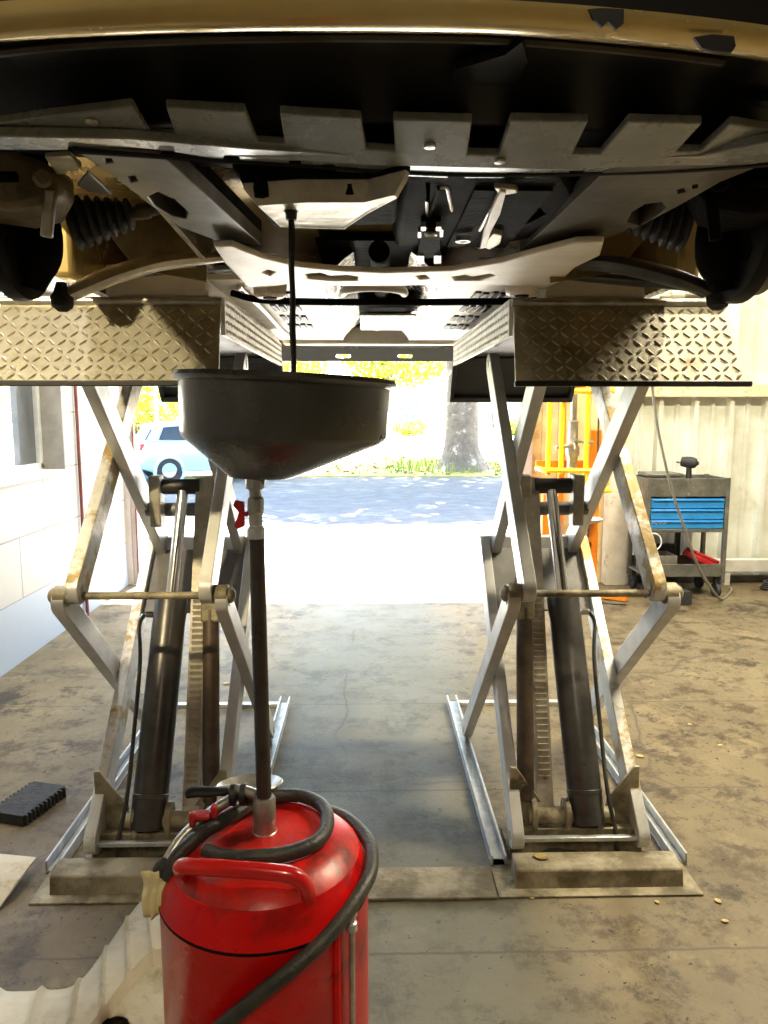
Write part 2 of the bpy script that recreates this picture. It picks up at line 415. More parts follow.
MB().b2(WX - .155, WX - .001, wy1 - .012, wy1 - .0005, wz0, wz1).build('reveal_lining', 'reveal', wf, sm=0)
MB().b2(WX - .155, WX + .02, wy0, wy1, wz0 - .02, wz0 + .012).build('sill', 'alu_frame', wf, bevel=.004)
# door opening, roller shutter rolled most of the way up
sh = MB()
zb = 2.055
def shut(x, z): return (x, FY, z)
slots = [stadium(-.22, zb + .045, .10, .018, 0), stadium(.34, zb + .045, .10, .018, 0)]
sh.plate([(WX, zb), (DX, zb), (DX, zb + .16), (WX, zb + .16)], slots, shut, (0, .03, 0))
z = zb + .16
k = 0
sh.b2(WX, DX, FY + .03, FY + .034, zb + .15, CZ)
while z < 4.5:
    sh.b2(WX, DX, FY + (.0 if k % 2 else .012), FY + (.03 if k % 2 else .042), z, z + .09); z += .09; k += 1
door = sh.build('door_1', 'shutter', structure=True, sm=0)
jb = MB(); jb.b2(WX - .2, WX + .05, FY - .001, FY + .14, 0, CZ).b2(WX + .05, WX + .09, FY + .02, FY + .1, 0, CZ)
jb.build('trim_1', 'jamb', structure=True, sm=0, bevel=.005)
MB().b2(WX + .092, WX + .105, FY + .0, FY + .05, 0, 3).build('trim_2', 'pipe_red', structure=True, sm=0)
# far wall right of the door: plywood bay, post, ribbed steel cladding
py = MB()
x = DX
while x < 2.15:
    py.b2(x, min(x + .148, 2.2), FY, FY + .05, 0, CZ); x += .15
py.build('wall_back_plywood', 'ply', structure=True, bevel=.004)
MB().b2(DX - .06, DX + .06, FY - .04, FY + .1, 0, CZ).build('trim_3', 'jamb', structure=True, bevel=.006)
MB().b2(2.2, 2.42, FY - .12, FY + .05, 0, CZ).build('trim_4', 'post_white', structure=True, bevel=.008)
cl = MB(); prof = []; x = 2.40
while x < BX:
    for dx, dy in ((0, 0), (.11, 0), (.125, -.025), (.145, -.025), (.16, 0), (.26, 0), (.275, -.065), (.315, -.065), (.33, 0)): prof.append((x + dx, FY + .06 + dy))
    x += .33
n = len(prof)
cl.add([(a, b, .04) for a, b in prof] + [(a, b, CZ) for a, b in prof] + [(a, b + .02, .04) for a, b in prof] + [(a, b + .02, CZ) for a, b in prof],
       [(i, i + 1, n + i + 1, n + i) for i in range(n - 1)] + [(2 * n + i + 1, 2 * n + i, 3 * n + i, 3 * n + i + 1) for i in range(n - 1)])
cl.build('wall_back', 'metal_wall', structure=True, sm=0, fix=False)
MB().b2(2.42, BX, FY - .06, FY + .01, 1.735, 1.85).build('trim_5', 'timber', structure=True, bevel=.006)
MB().b2(2.42, BX, FY - .02, FY + .05, 0, .07).build('trim_6', 'rail_brown', structure=True, bevel=.004)
MB().b2(BX, BX + .1, RY, FY, 0, CZ).build('wall_right', 'rear_wall', structure=True, sm=0)
MB().b2(WX - .2, BX + .1, RY - .1, RY, 0, CZ).build('wall_rear', 'rear_wall', structure=True, sm=0)
MB().b2(WX - .2, BX + .1, RY, FY + .1, CZ, CZ + .08).build('ceiling', 'ceiling_tin', structure=True, sm=0)
# floor strip between the lifts
MB().b2(-.46, .425, 2.28, 2.45, .0, .012).b2(-.46, .425, 2.28, 2.33, .0, .006).build('trim_7', 'block_steel', structure=True, bevel=.003)
# vertical service pipe on left wall
pp = MB(); pp.tube([(WX + .02, 5.82, .0), (WX + .02, 5.82, 3.6)], .014, 10); 
for zz in (.6, 1.9, 3.1): pp.b2(WX, WX + .035, 5.79, 5.85, zz, zz + .02)
tag(pp.build('conduit', 'pipe_red'), 'thin dark red vertical conduit on the pale block wall', 'pipe')

# ------------------------------------------------------------------ scissor lifts
def stad_yz(x0, x1, p, q, r):
    p, q = V((p[0], p[1])), V((q[0], q[1])); d = q - p; rot = math.atan2(d.y, d.x); c = (p + q) / 2
    pl = stadium(c.x, c.y, d.length, r, rot, 6)
    return [(x0, a, b) for a, b in pl], (x1 - x0, 0, 0)

def make_lift(s, label):
    X = lambda o: s * (.745 + o)
    root = thing('scissor_lift', (s * .745, 2.45, 0), label, 'car lift', 'pair of scissor lifts under the car')
    Yn, Yf, z0, z1, z2 = 2.43, 3.33, .11, 1.0, 1.83
    B = lambda mb, *a, **k: mb.build(*a, parent=root, **k)
    def b2(mb, o0, o1, y0, y1, za, zb): return mb.b2(X(o0), X(o1), y0, y1, za, zb)
    # base
    m = b2(MB(), -.315, .37, 2.285, 2.50, 0.0005, .008); B(m, 'base_sheet', 'dirty_steel', bevel=.002)
    poly = [(X(-.25), 2.325, .0), (X(-.25), 2.335, .068), (X(-.25), 2.36, .076), (X(-.245), 2.44, .07), (X(-.245), 2.45, 0)]
    B(MB().prism(poly, (s * .57, 0, 0)), 'toe_block', 'block_steel', bevel=.006)
    for o in (-.285, .36):
        m = MB(); b2(m, o - .028, o + .028, 2.46, 3.98, .0, .008)
        b2(m, o - .028, o - .020, 2.46, 3.98, .008, .045); b2(m, o + .020, o + .028, 2.46, 3.98, .008, .045)
        B(m, 'floor_rail', 'galvanised', bevel=.002)
    m = b2(MB(), -.25, .33, 3.93, 3.97, 0, .02); B(m, 'rear_tie_bar', 'galvanised', bevel=.003)
    m = b2(MB(), -.24, .24, 2.50, 2.53, .008, .12); b2(m, -.24, .24, 2.53, 2.68, .008, .02)
    B(m, 'base_channel', 'dirty_steel', bevel=.004)
    m = b2(MB(), -.24, .24, 2.455, 2.475, .095, .112); B(m, 'front_bar', 'galvanised', bevel=.003)
    for e in (-1, 1):
        g = [(X(e * .235), 2.545, .02), (X(e * .235), 2.545, .33), (X(e * .215), 2.545, .33), (X(e * .12), 2.545, .2), (X(e * .10), 2.545, .02)]
        B(MB().prism(g, (0, .012, 0)), 'gusset', 'dirty_steel', bevel=.002)
    for o in (-.15, -.03, .085):
        pl, ex = stad_yz(X(o - .01), X(o + .01), (2.54, .03), (2.54, .17), .045); B(MB().prism(pl, ex), 'pivot_lug', 'dirty_steel', bevel=.003)
    B(MB().tube([(X(-.17), 2.54, .15), (X(.14), 2.54, .15)], .032, 16), 'pivot_shaft', 'dirty_steel', bevel=.003)
    # scissor arms
    def arm(nm, o, p, q, r=.047, t=.042, mt='arm_clean'):
        pl, ex = stad_yz(X(o - t / 2), X(o + t / 2), p, q, r)
        a = B(MB().prism(pl, ex), nm, mt, bevel=.003)
        for c in (p, q):
            MB().tube([(X(o) - .024, c[0], c[1]), (X(o) + .024, c[0], c[1])], .017, 12).build('pivot_pin', 'steel', a)
        return a
    outer_e = 1
    for e in (-1, 1):
        dirty = 'arm_paint' if e == outer_e else 'arm_clean'
        arm('lower_arm', e * .222, (Yn + .05, z0), (Yf, z1), mt=dirty)
        arm('lower_arm', e * .265, (Yn, z1 - .02), (3.47, .075), r=.04)
        arm('upper_arm', e * .215, (Yn, z1 + .02), (3.22, z2 - .03), mt=dirty)
        a = arm('upper_arm', e * .172, (Yf, z1), (Yn + .02, z2 - .03))
        w_ = MB().lathe([(.005, -.012), (.035, -.012), (.035, .012), (.005, .012)], (X(e * .265), 3.47, .045), 16, (1, 0, 0), close=True)
        B(w_, 'guide_roller', 'steel')
        if e == 1:     # small oval maker's mark on the inner face of the long upper arm
            c = V((0, Yn + .38, z1 + .445)); dr = V((0, Yn + .02 - Yf, z2 - .03 - z1)).normalized(); nr = V((0, -dr.z, dr.y))
            xx = X(e * .172 - .018) - s * .001
            mk = MB()
            def mp(u, v_): p_ = c + dr * u + nr * v_; return (xx, p_.y, p_.z)
            mk.plate(circ(0, 0, .034, 20, .019), [circ(0, 0, .029, 20, .014)], mp, (-s * .001, 0, 0))
            for u in (-.016, -.005, .006, .017): mk.plate([(u - .003, -.007), (u + .003, -.007), (u + .003, .007), (u - .003, .007)], [], mp, (-s * .001, 0, 0))
            mk.build('oval_mark', 'black', a, sm=0)
    # cross members
    B(MB().tube([(X(-.27), Yn, z1), (X(.27), Yn, z1)], .0125, 12), 'cross_rod', 'dirty_steel')
    for e in (-1, 1):
        B(MB().lathe([(.014, -.045), (.024, -.04), (.028, -.022), (.036, -.021), (.036, .019), (.027, .021), (.027, .032), (.018, .04), (.010, .044)], (X(e * .262), Yn - .0, z1), 14, (s * e, 0, 0)), 'rod_boss', 'dirty_steel')
    d = (V((0, Yn + .05, z0)) - V((0, Yf, z1))).normalized(); up = V((0, -d.z, d.y))
    c0 = V((0, Yf - .01, z1 + .005))
    m = MB().bar(V((X(0), 0, 0)) + c0 + d * .02, V((X(0), 0, 0)) + c0 + d * .335, .445, .012, up); B(m, 'rear_plate', 'panel_grey', bevel=.003)
    m = MB().bar((X(-.235), Yf, z1 + .01), (X(.235), Yf, z1 + .01), .05, .075); B(m, 'rear_cross_beam', 'arm_clean', bevel=.006)
    m = MB().bar(V((X(-.06), -.008, 0)) + c0 + d * .17, V((X(-.06), -.008, 0)) + c0 + d * .27, .085, .02, up); B(m, 'stop_pad', 'rubber', bevel=.004)
    ty, tz = 3.0, 1.305
    B(MB().tube([(X(-.075), ty, tz), (X(.075), ty, tz)], .031, 18), 'push_roller', 'black', bevel=.003)
    for o in (-.115, .10):
        m = b2(MB(), o - .022, o + .022, ty - .035, ty + .035, tz - .16, tz + .045); B(m, 'roller_bracket', 'rack_grey', bevel=.006)
    B(MB().tube([(X(-.16), ty + .06, tz - .10), (X(.16), ty + .06, tz - .10)], .028, 16), 'torsion_tube', 'panel_grey')
    # main ram
    a0, a1 = V((X(.045), 2.54, .165)), V((X(-.008), ty, tz)); dv = a1 - a0; L_ = dv.length; dn = dv.normalized()
    pr = [(.03, -.05), (.058, -.045), (.062, -.02), (.062, .06), (.064, .062), (.064, .075), (.062, .077), (.062, .775), (.056, .79), (.024, .79)]
    cy = B(MB().lathe(pr, a0, 28, dn), 'ram_barrel', 'cyl_grey')
    MB().tube([a0 + dn * .79, a1 - dn * .02], .0235, 18).build('ram_piston_rod', 'chrome', root)
    f0 = a0 + dn * .72 + V((s * .062, 0, 0))
    MB().tube([f0, f0 + V((s * .03, -.01, .004))], .012, 8).build('hose_fitting', 'steel', cy)
    hs = smooth([f0 + V((s * .03, -.01, .004)), f0 + V((s * .05, -.02, -.04)), a0 + dn * .55 + V((s * .085, -.03, 0)), a0 + dn * .25 + V((s * .075, -.04, 0)),
                 a0 + dn * .08 + V((s * .07, -.06, 0)), V((X(.14), 2.47, .07)), V((X(.10), 2.46, .035)), V((X(-.02), 2.465, .05)), V((X(-.10), 2.465, .06)), V((X(-.14), 2.48, .03))], 7)
    B(MB().tube(hs, .0075, 8), 'hydraulic_hose', 'hose')
    # ratchet rack and its slave cylinder
    r0, r1 = V((X(-.105), 2.55, .17)), V((X(-.09), ty + .01, tz + .03))
    rk = MB().bar(r0, r1, .06, .03, (0, -1, .4)); rd = (r1 - r0).normalized(); nn = V((0, -1, 0)) - rd * (-rd.y); nn.normalize(); sx = rd.cross(nn)
    for i in range(30):
        c = r0 + rd * (.10 + i * .0225) + nn * .016
        rk.add([c - sx * .02, c + sx * .02, c + sx * .02 + rd * .016, c - sx * .02 + rd * .016, c - sx * .02 + rd * .013 + nn * .008, c + sx * .02 + rd * .013 + nn * .008],
               [(0, 1, 5, 4), (2, 3, 4, 5), (0, 4, 3), (1, 2, 5), (0, 3, 2, 1)])
    B(rk, 'ratchet_rack', 'rack_grey', bevel=0, sm=0)
    s0, s1 = V((X(-.175), 2.555, .20)), V((X(-.150), 2.78, .86))
    B(MB().tube([s0, s1], .031, 16), 'slave_cylinder', 'small_cyl', bevel=.003)
    m = MB().bar(s1 - (s1 - s0).normalized() * .05, s1 + (s1 - s0).normalized() * .05, .07, .06, (0, -1, .3)); B(m, 'latch_block', 'dirty_steel', bevel=.008)
    m = MB().bar(V((X(-.07), 2.63, .2)), V((X(-.065), 2.96, 1.18)), .012, .03, (0, -1, .3)); B(m, 'guide_bar', 'galvanised', bevel=.002)
    # platform
    m = b2(MB(), -.31, .31, 2.28, 3.75, 1.915, 1.93); b2(m, -.30, .30, 2.29, 3.74, 1.87, 1.914); B(m, 'platform_deck', 'deck_under', bevel=.003)
    for e in (-1, 1):
        m = b2(MB(), e * .318 - .006, e * .318 + .006, 2.28, 3.75, 1.825, 1.932)
        m.lozenges((X(e * .318) - s * .006, 2.29, 1.828), (0, 1, 0), (0, 0, 1), (-s, 0, 0), 1.45, .1, .025, .0095, .004, .003)
        B(m, 'side_skirt', 'checker_light')
    B(MB().tube([(X(-.32), 2.265, 1.92), (X(.32), 2.265, 1.92)], .013, 12), 'flap_hinge', 'steel')
    h0, h1 = V((0, 2.262, 1.912)), V((0, 2.10, 1.678)); fd = (h1 - h0); fl = fd.length; fd.normalize(); fn_ = V((0, fd.z, -fd.y))
    if fn_.y > 0: fn_ = -fn_
    tl = [(X(-.315), 0), (X(.32), 0), (X(.322), fl), (X(-.335), fl)]
    m = MB().plate(tl, [], lambda a, b: V((a, 0, 0)) + h0 + fd * b, -fn_ * .008)
    m.lozenges(V((min(X(-.31), X(.31)), 0, 0)) + h0 + fd * .008, (1, 0, 0), fd, fn_, .62, fl - .016, .0295)
    fp = B(m, 'front_flap', 'checker')
    MB().bar(V((X(-.338), 0, 0)) + h1, V((X(.325), 0, 0)) + h1, .018, .016, (0, 0, 1)).build('flap_lip', 'black', fp, bevel=.003)
    # rear flap with folded rim
    g0, g1 = V((0, 3.76, 1.915)), V((0, 3.95, 1.665)); gd = (g1 - g0); gl = gd.length; gd.normalize(); gn = V((0, gd.z, -gd.y)).normalized()
    if gn.y > 0: gn = -gn
    c = lambda a, b: V((X(a), 0, 0)) + g0 + gd * b
    m = MB().prism([c(-.32, 0), c(.32, 0), c(.32, gl), c(-.32, gl)], -gn * .008)
    for a, b, cc, dd in ((-.32, gl - .012, .32, gl - .012), (-.32, .06, .32, .06)): m.bar(c(a, b) + gn * .012, c(cc, dd) + gn * .012, .03, .024, gn)
    for a in (-.31, .31): m.bar(c(a, 0) + gn * .012, c(a, gl) + gn * .012, .02, .024, gn)
    B(m, 'rear_flap', 'deck_under', bevel=.004)
    return root
make_lift(1, 'grey double scissor lift nearest the blue drawer trolley, front flap shaded on its inner half')
make_lift(-1, 'grey double scissor lift beside the white block wall, partly behind the drain bowl')

# ------------------------------------------------------------------ oil drainer
cx, cy = -.2, 1.35
dr = thing('oil_drainer', (cx, cy, 0), 'red waste oil drainer with tall pole and wide dark bowl under the engine', 'oil drainer')
B = lambda mb, *a, **k: mb.build(*a, parent=dr, **k)
tank = B(MB().lathe([(.175, .085), (.194, .09), (.198, .11), (.198, .690), (.2005, .694), (.2005, .704), (.198, .708), (.195, .735), (.181, .765)], (cx, cy, 0), 64), 'tank', 'tank_red', sm=50)
MB().lathe([(.2002, .6945), (.2012, .699), (.2002, .7035)], (cx, cy, 0), 64).build('seam', 'engine_dark', tank)
B(MB().lathe([(.180, .7645), (.158, .787), (.12, .800), (.112, .798), (.108, .794), (.05, .803), (.0, .806)], (cx, cy, 0), 64), 'tank_dome', 'tank_top', sm=60)
for a in range(4):
    ang = PI / 4 + a * PI / 2; px_, py_ = cx + .13 * math.cos(ang), cy + .13 * math.sin(ang)
    ca = B(MB().b2(px_ - .018, px_ + .018, py_ - .018, py_ + .018, .05, .088), 'caster_fork', 'steel', bevel=.004)
    MB().lathe([(.004, -.012), (.030, -.012), (.0325, 0), (.030, .012), (.004, .012)], (px_, py_, .0325), 20, (1, 0, 0), close=True).build('caster_wheel', 'rubber', ca)
hp = smooth([(-.318, 1.262, .762), (-.326, 1.240, .785), (-.322, 1.218, .806), (-.300, 1.208, .813), (-.22, 1.200, .812), (-.145, 1.196, .806), (-.118, 1.196, .797), (-.106, 1.198, .778), (-.102, 1.206, .752)], 6)
B(MB().tube([p + V((-.004, 0, .010)) for p in hp], .0145, 14), 'carry_handle', 'handle_red')
B(MB().lathe([(.026, .795), (.026, .803), (.022, .806), (.022, .868), (.019, .874), (.0, .874)], (cx, cy, 0), 24), 'pole_socket', 'steel')
B(MB().tube([(cx, cy, .86), (cx - .003, cy, 1.385)], .0145, 20), 'pole', 'pole')
vb = MB().lathe([(.017, 1.372), (.017, 1.392), (.013, 1.395), (.013, 1.418), (.016, 1.421), (.016, 1.446), (.012, 1.449), (.012, 1.462), (.018, 1.464), (.018, 1.482), (.014, 1.484), (.014, 1.51)], (cx - .004, cy, 0), 8)
vv = B(vb, 'drain_valve', 'galvanised', sm=0, bevel=.002)
hd = MB(); pts = [(0, .022), (-.016, .026), (-.020, .016), (-.010, .004), (-.014, -.008), (-.020, -.020), (-.014, -.027), (0, -.022)]
hd.prism([(cx - .022 + a, cy - .012, 1.418 + b) for a, b in pts], (0, .010, 0)); hd.tube([(cx - .016, cy - .006, 1.418), (cx - .03, cy - .006, 1.418)], .005, 8)
hd.build('valve_handle', 'red_plastic', vv, bevel=.002)
# bowl: straight wall, lopsided cone, outlet
R_ = Matrix.Rotation(math.radians(2.6), 4, 'Y'); bc = V((-.144, cy, 1.667))
def ring(c, r, z, n=64): r *= .955; z -= .010; return [bc + R_ @ V((c + r * math.cos(2 * PI * k / n), r * math.sin(2 * PI * k / n), z - 1.667)) for k in range(n)]
bw = MB().loft([ring(-.047, .013, 1.476), ring(-.047, .016, 1.488), ring(-.042, .058, 1.492), ring(-.040, .062, 1.494), ring(-.002, .186, 1.562), ring(0, .1905, 1.572), ring(0, .194, 1.656), ring(0, .2005, 1.659),
               ring(0, .2055, 1.665), ring(0, .2015, 1.672), ring(0, .191, 1.672), ring(0, .189, 1.66), ring(0, .186, 1.575), ring(-.003, .180, 1.566), ring(-.040, .056, 1.50), ring(-.047, .008, 1.492)], caps=True)
B(bw, 'collection_bowl', 'bowl', sm=50)
# suction hose: coil on the dome and the run down the front
co = smooth([(-.365, 1.275, .755), (-.352, 1.285, .792), (-.315, 1.315, .818), (-.265, 1.375, .822), (-.215, 1.445, .818), (-.15, 1.462, .815), (-.098, 1.425, .815), (-.080, 1.36, .815), (-.095, 1.295, .815), (-.145, 1.262, .812), (-.20, 1.255, .810), (-.255, 1.262, .806), (-.30, 1.29, .800)], 8)
B(MB().tube(co, .0135, 14), 'suction_hose', 'hose')
hz = []
for th, zz, r in ((-75, .745, .200), (-45, .752, .200), (-15, .750, .204), (10, .747, .207), (28, .738, .207), (48, .712, .208), (66, .680, .209), (87, .630, .21), (108, .556, .213), (130, .45, .213), (150, .35, .213), (165, .25, .213), (172, .16, .213), (176, .11, .215)):
    a = math.radians(th); hz.append((cx + r * math.cos(a), cy - r * math.sin(a), zz))
B(MB().tube(smooth(hz, 8), .0135, 14), 'discharge_hose', 'hose')
# level gauge
ga = math.radians(36); gx, gy = cx + .2085 * math.cos(ga), cy - .2085 * math.sin(ga)
gg = B(MB().tube([(gx, gy, .30), (gx, gy, .70)], .0055, 10), 'level_gauge', 'steel')
MB().lathe([(.006, .683), (.010, .685), (.010, .700), (.007, .702), (.007, .712), (.010, .714), (.010, .722), (.004, .726)], (gx, gy, 0), 10).build('gauge_cap', 'galvanised', gg)
MB().lathe([(.006, .29), (.009, .292), (.009, .42), (.006, .424)], (gx, gy, 0), 10).build('gauge_foot', 'black', gg)
gb = math.radians(44); ex, ey = cx + .198 * math.cos(gb), cy - .198 * math.sin(gb)
B(MB().b2(ex - .006, ex + .006, ey - .006, ey + .006, .2, .705), 'gauge_guard', 'tank_red', bevel=.003)
# lever valve, couplings, dish
lv = B(MB().tube([(-.30, 1.375, .872), (-.262, 1.375, .875), (-.245, 1.372, .874), (-.215, 1.36, .872)], [.008, .010, .012, .010], 12), 'lever_valve', 'steel')
lh = MB().tube(smooth([(-.350, 1.362, .876), (-.335, 1.362, .878), (-.30, 1.364, .877), (-.27, 1.366, .876)], 4), [.010] + [.0155] * 4 + [.0145] * 4 + [.012] * 3 + [.007], 12, flat=.62)
lh.build('lever_grip', 'plastic_black', lv); MB().lathe([(.0, -.0005), (.005, -.0005), (.005, .0015), (0, .0015)], (-.337, 1.3535, .878), 12, (0, -1, 0)).build('lever_dot', 'red_plastic', lv)
for xx_ in (-.262, -.243, -.228): MB().tube([(xx_ - .006, 1.372, .866), (xx_ + .006, 1.372, .866)], .021 if xx_ != -.228 else .016, 14).build('coupling_ring', 'black', lv, bevel=.002)
B(MB().tube(smooth([(-.265, 1.39, .85), (-.30, 1.365, .838), (-.345, 1.33, .812), (-.365, 1.305, .79), (-.38, 1.29, .765)], 5), .0105, 12), 'inlet_pipe', 'steel')
tv = MB(); tv.b2(-.330, -.300, 1.325, 1.350, .838, .850).b2(-.338, -.326, 1.322, 1.335, .828, .856).b2(-.300, -.288, 1.335, 1.352, .836, .862)
B(tv, 'tap_wing', 'red_plastic', bevel=.004)
B(MB().lathe([(.0, .0), (.035, .001), (.055, .012), (.066, .024), (.069, .025), (.066, .028), (.052, .016), (.034, .005), (0, .004)], (-.245, 1.46, .815), 36, (-.05, .22, 1)), 'drip_dish', 'steel')
B(MB().lathe([(.006, -.02), (.016, -.012), (.018, 0), (.014, .014), (.006, .02)], (-.378, 1.29, .768), 14, (.5, .3, .6)), 'pipe_end_cap', 'rubber')
# oil running from the sump to the bowl
op = [(-.128 + .0008 * math.sin(i * 1.3), 1.318, 1.925 - i * .0215) for i in range(18)]
tag(MB().tube(op, [.0052 + .0006 * math.sin(i * .9) for i in range(18)], 10).build('oil_stream', 'oil'), 'thin black stream of used oil falling from the sump into the dark bowl', 'oil')
# yellow plastic scrap hanging at the left of the tank
bg = MB(); gv = []; nu, nv = 7, 9
for j in range(nv):
    for i in range(nu):
        t = j / (nv - 1); wdt = .05 * (1 - .55 * t)
        gv.append((-.388 + (i / (nu - 1) - .5) * wdt - .012 * t + random.uniform(-.003, .003), 1.275 + random.uniform(-.008, .008) - .004 * math.sin(i * 2.2), .775 - .095 * t + random.uniform(-.003, .003)))
fs = [(j * nu + i, j * nu + i + 1, (j + 1) * nu + i + 1, (j + 1) * nu + i) for j in range(nv - 1) for i in range(nu - 1)]
bg.add(gv, fs); o = bg.build('plastic_bag', 'yellow_bag', subsurf=1); sd = o.modifiers.new('thick', 'SOLIDIFY'); sd.thickness = .0012
tag(o, 'crumpled yellow plastic scrap hanging from the hose end of the red drainer', 'plastic bag')

# ------------------------------------------------------------------ loose things on the near floor
# splash liner lying at lower left
opx = [(-140, 1010), (-60, 1000), (0, 994), (42, 992), (78, 986), (104, 955), (124, 925), (142, 903), (166, 888), (215, 880)]
op_ = [on_z(a, b, .03) for a, b in opx]
for p in op_: p.y = min(p.y, 2.268)
outer = smooth([(p.x, p.y, 0) for p in op_], 8)
inner = smooth([(p.x + .06 + .02 * i, p.y - .46 - .012 * i, 0) for i, p in enumerate(op_)], 8)
N = len(outer); M = 22; lv_ = []; 
hole_c = on_z(115, 1022, .10).xy
for i in range(N):
    for j in range(M):
        t = j / (M - 1); p = outer[i].lerp(inner[i], t)
        zz = .008 + .115 * (1 - math.exp(-t * 9)) - .05 * max(0, t - .5)
        rib = math.exp(-(((i + 3) % 8) - 4) ** 2 / .45) * .014 * (1 if .05 < t < .62 else 0)
        step = -.025 if t > .64 else 0
        lv_.append(V((p.x, p.y, zz + rib + step)))
lf = []; cut = set()
for i in range(N - 1):
    for j in range(M - 1):
        q = (i * M + j, (i + 1) * M + j, (i + 1) * M + j + 1, i * M + j + 1); c = sum((lv_[a] for a in q), V((0, 0, 0))) / 4
        if (c.xy - hole_c).length > .034: lf.append(q)
        else: cut.update(q)
kept = set(a for q in lf for a in q)
for a in cut & kept:
    p = lv_[a]; d = (p.xy - hole_c).normalized() * .037; p.x, p.y = hole_c.x + d.x, hole_c.y + d.y
lm = MB().add(lv_, lf); spl = lm.build('splash_liner', 'liner_white', subsurf=0, fix=True); sd = spl.modifiers.new('thick', 'SOLIDIFY'); sd.thickness = .004; sd.offset = -1
tag(spl, 'dusty white ribbed plastic splash liner lying on the floor left of the red drainer', 'car panel')
# ribbed rubber block
def rubber_block(c, l, w_, h, ang, label, group=None):
    R = Matrix.Rotation(ang, 3, 'Z'); m = MB(); m.box(V(c) + V((0, 0, h / 2)), (w_, l, h), R)
    nrib = int(l / .022)
    for i in range(nrib):
        for e in (-1, 1):
            m.box(V(c) + R @ V((e * (w_ / 2 + .005), (i + .5 - nrib / 2) * .022, h / 2)), (.014, .010, h * .92), R)
    return tag(m.build('rubber_block', 'rubber', bevel=.002), label, 'rubber block', group)
rubber_block((-1.385, 2.90, 0), .25, .155, .045, -.28, 'flat black ribbed rubber block lying on concrete left of the near lift base')
rubber_block((2.62, 6.12, 0), .16, .13, .115, .1, 'small dark ribbed block standing on the floor in front of the trolley caster')
# folded sheet at left edge
cp = [(-1.62, 2.24, .004), (-1.205, 2.24, .004), (-1.165, 2.32, .045), (-1.155, 2.43, .06), (-1.62, 2.58, .06)]
m = MB().loft([[(-1.62, 2.25, .003), (-1.62, 2.33, .05), (-1.62, 2.55, .055), (-1.62, 2.55, .047), (-1.62, 2.335, .042), (-1.62, 2.26, .001)],
               [(-1.20, 2.25, .003), (-1.17, 2.33, .05), (-1.165, 2.47, .055), (-1.165, 2.47, .047), (-1.17, 2.335, .042), (-1.20, 2.26, .001)]])
tag(m.build('cover_plate', 'board', bevel=.002), 'pale folded cover plate on the floor at the left lift toe block', 'metal plate')
def leaf(p, sz, ang, label, mt='dry_leaf', curl=.3):
    vs = []; n_ = 7
    for i in range(n_):
        t = i / (n_ - 1); wd = sz * .36 * math.sin(PI * min(1, t * .96 + .02)) ** .8
        for sgn in (-1, 0, 1): vs.append(V((sgn * wd, (t - .5) * sz, .003 + abs(sgn) * sz * .12 * curl + sz * curl * .5 * (t - .5) ** 2)))
    R = Matrix.Rotation(ang, 3, 'Z'); vs = [V(p) + R @ q for q in vs]
    fs = []
    for i in range(n_ - 1):
        for j in range(2): fs.append((i * 3 + j, i * 3 + j + 1, i * 3 + j + 4, i * 3 + j + 3))
    o = MB().add(vs, fs).build('fallen_leaf', mt, subsurf=1); sd = o.modifiers.new('thick', 'SOLIDIFY'); sd.thickness = .0012
    return tag(o, label, 'leaf', 'dry leaves blown onto the workshop floor')
q = on_z(541, 858, .074); leaf((q.x, q.y, .075), .055, 1.2, 'curled dry leaf lying on top of the right lift toe block')
for (a, b, sz, an, lab) in ((640, 757, .05, .9, 'yellow leaf on concrete close beside the right lift rail'), (718, 902, .035, .3, 'pale leaf on concrete just off the right lift base sheet corner'),
                            (725, 922, .03, 1.4, 'small greenish yellow leaf on concrete near the right frame edge'), (720, 746, .035, 2., 'dark brown curled leaf alone on the open floor at right'),
                            (657, 903, .025, .5, 'cream leaf scrap lying in front of the right toe block'), (532, 899, .02, 2.2, 'tiny leaf scrap in front of the left end of the right toe block'),
                            (226, 684, .06, 1.5, 'tan leaf on the bluish concrete behind the left lift cylinder'), (690, 725, .03, 1., 'brown leaf on open concrete above the lone dark leaf')):
    q = on_z(a, b, 0); leaf((q.x, q.y, 0), sz * .8, an, lab)

# ------------------------------------------------------------------ raised car (underside)
UZ = 1.96
car = thing('car', (.03, 2.9, 1.93), 'gold car raised on the two scissor lifts, seen from below its front bumper', 'car')
B = lambda mb, *a, **k: mb.build(*a, parent=car, **k)
def zmap(z): return lambda a, b: (a, b, z)
def pz(pts, z=UZ): return [tuple(on_z(a, b, z)[:2]) for a, b in pts]
def plate_px(pts, z, t, name, m, holes=(), bevel=0., **k):
    return B(MB().plate(pz(pts, z), [pz(h, z) for h in holes], zmap(z), (0, 0, t)), name, m, bevel=bevel, **k)
def mir(pts): return [(2 * .03 - x, y) for x, y in pts]
# bumper: swept section
xs = [(-.90, 1.20), (-.80, 1.02), (-.62, .90), (-.42, .832), (-.2, .802), (.03, .792), (.2, .800), (.42, .838), (.62, .90), (.80, 1.02), (.90, 1.2)]
path = smooth([(a, b, 0) for a, b in xs], 6)
sec = [(.075, 2.015), (.045, 1.990), (.015, 1.978), (-.003, 1.979), (-.012, 1.986), (-.014, 1.994), (.0, 2.000), (.05, 2.005)]
rings = []
for i, p in enumerate(path):
    t = (path[min(i + 1, len(path) - 1)] - path[max(i - 1, 0)]).normalized(); n_ = V((t.y, -t.x, 0))
    if n_.y > 0: n_ = -n_
    ex = .018 * max(0, -(p.x + .05)) ** .8
    rings.append([V((p.x, p.y, 0)) - n_ * a + V((0, 0, zz + (ex if zz > 1.985 else 0))) for a, zz in sec])
bmp = B(MB().loft(rings), 'bumper', 'gold_paint', sm=60)
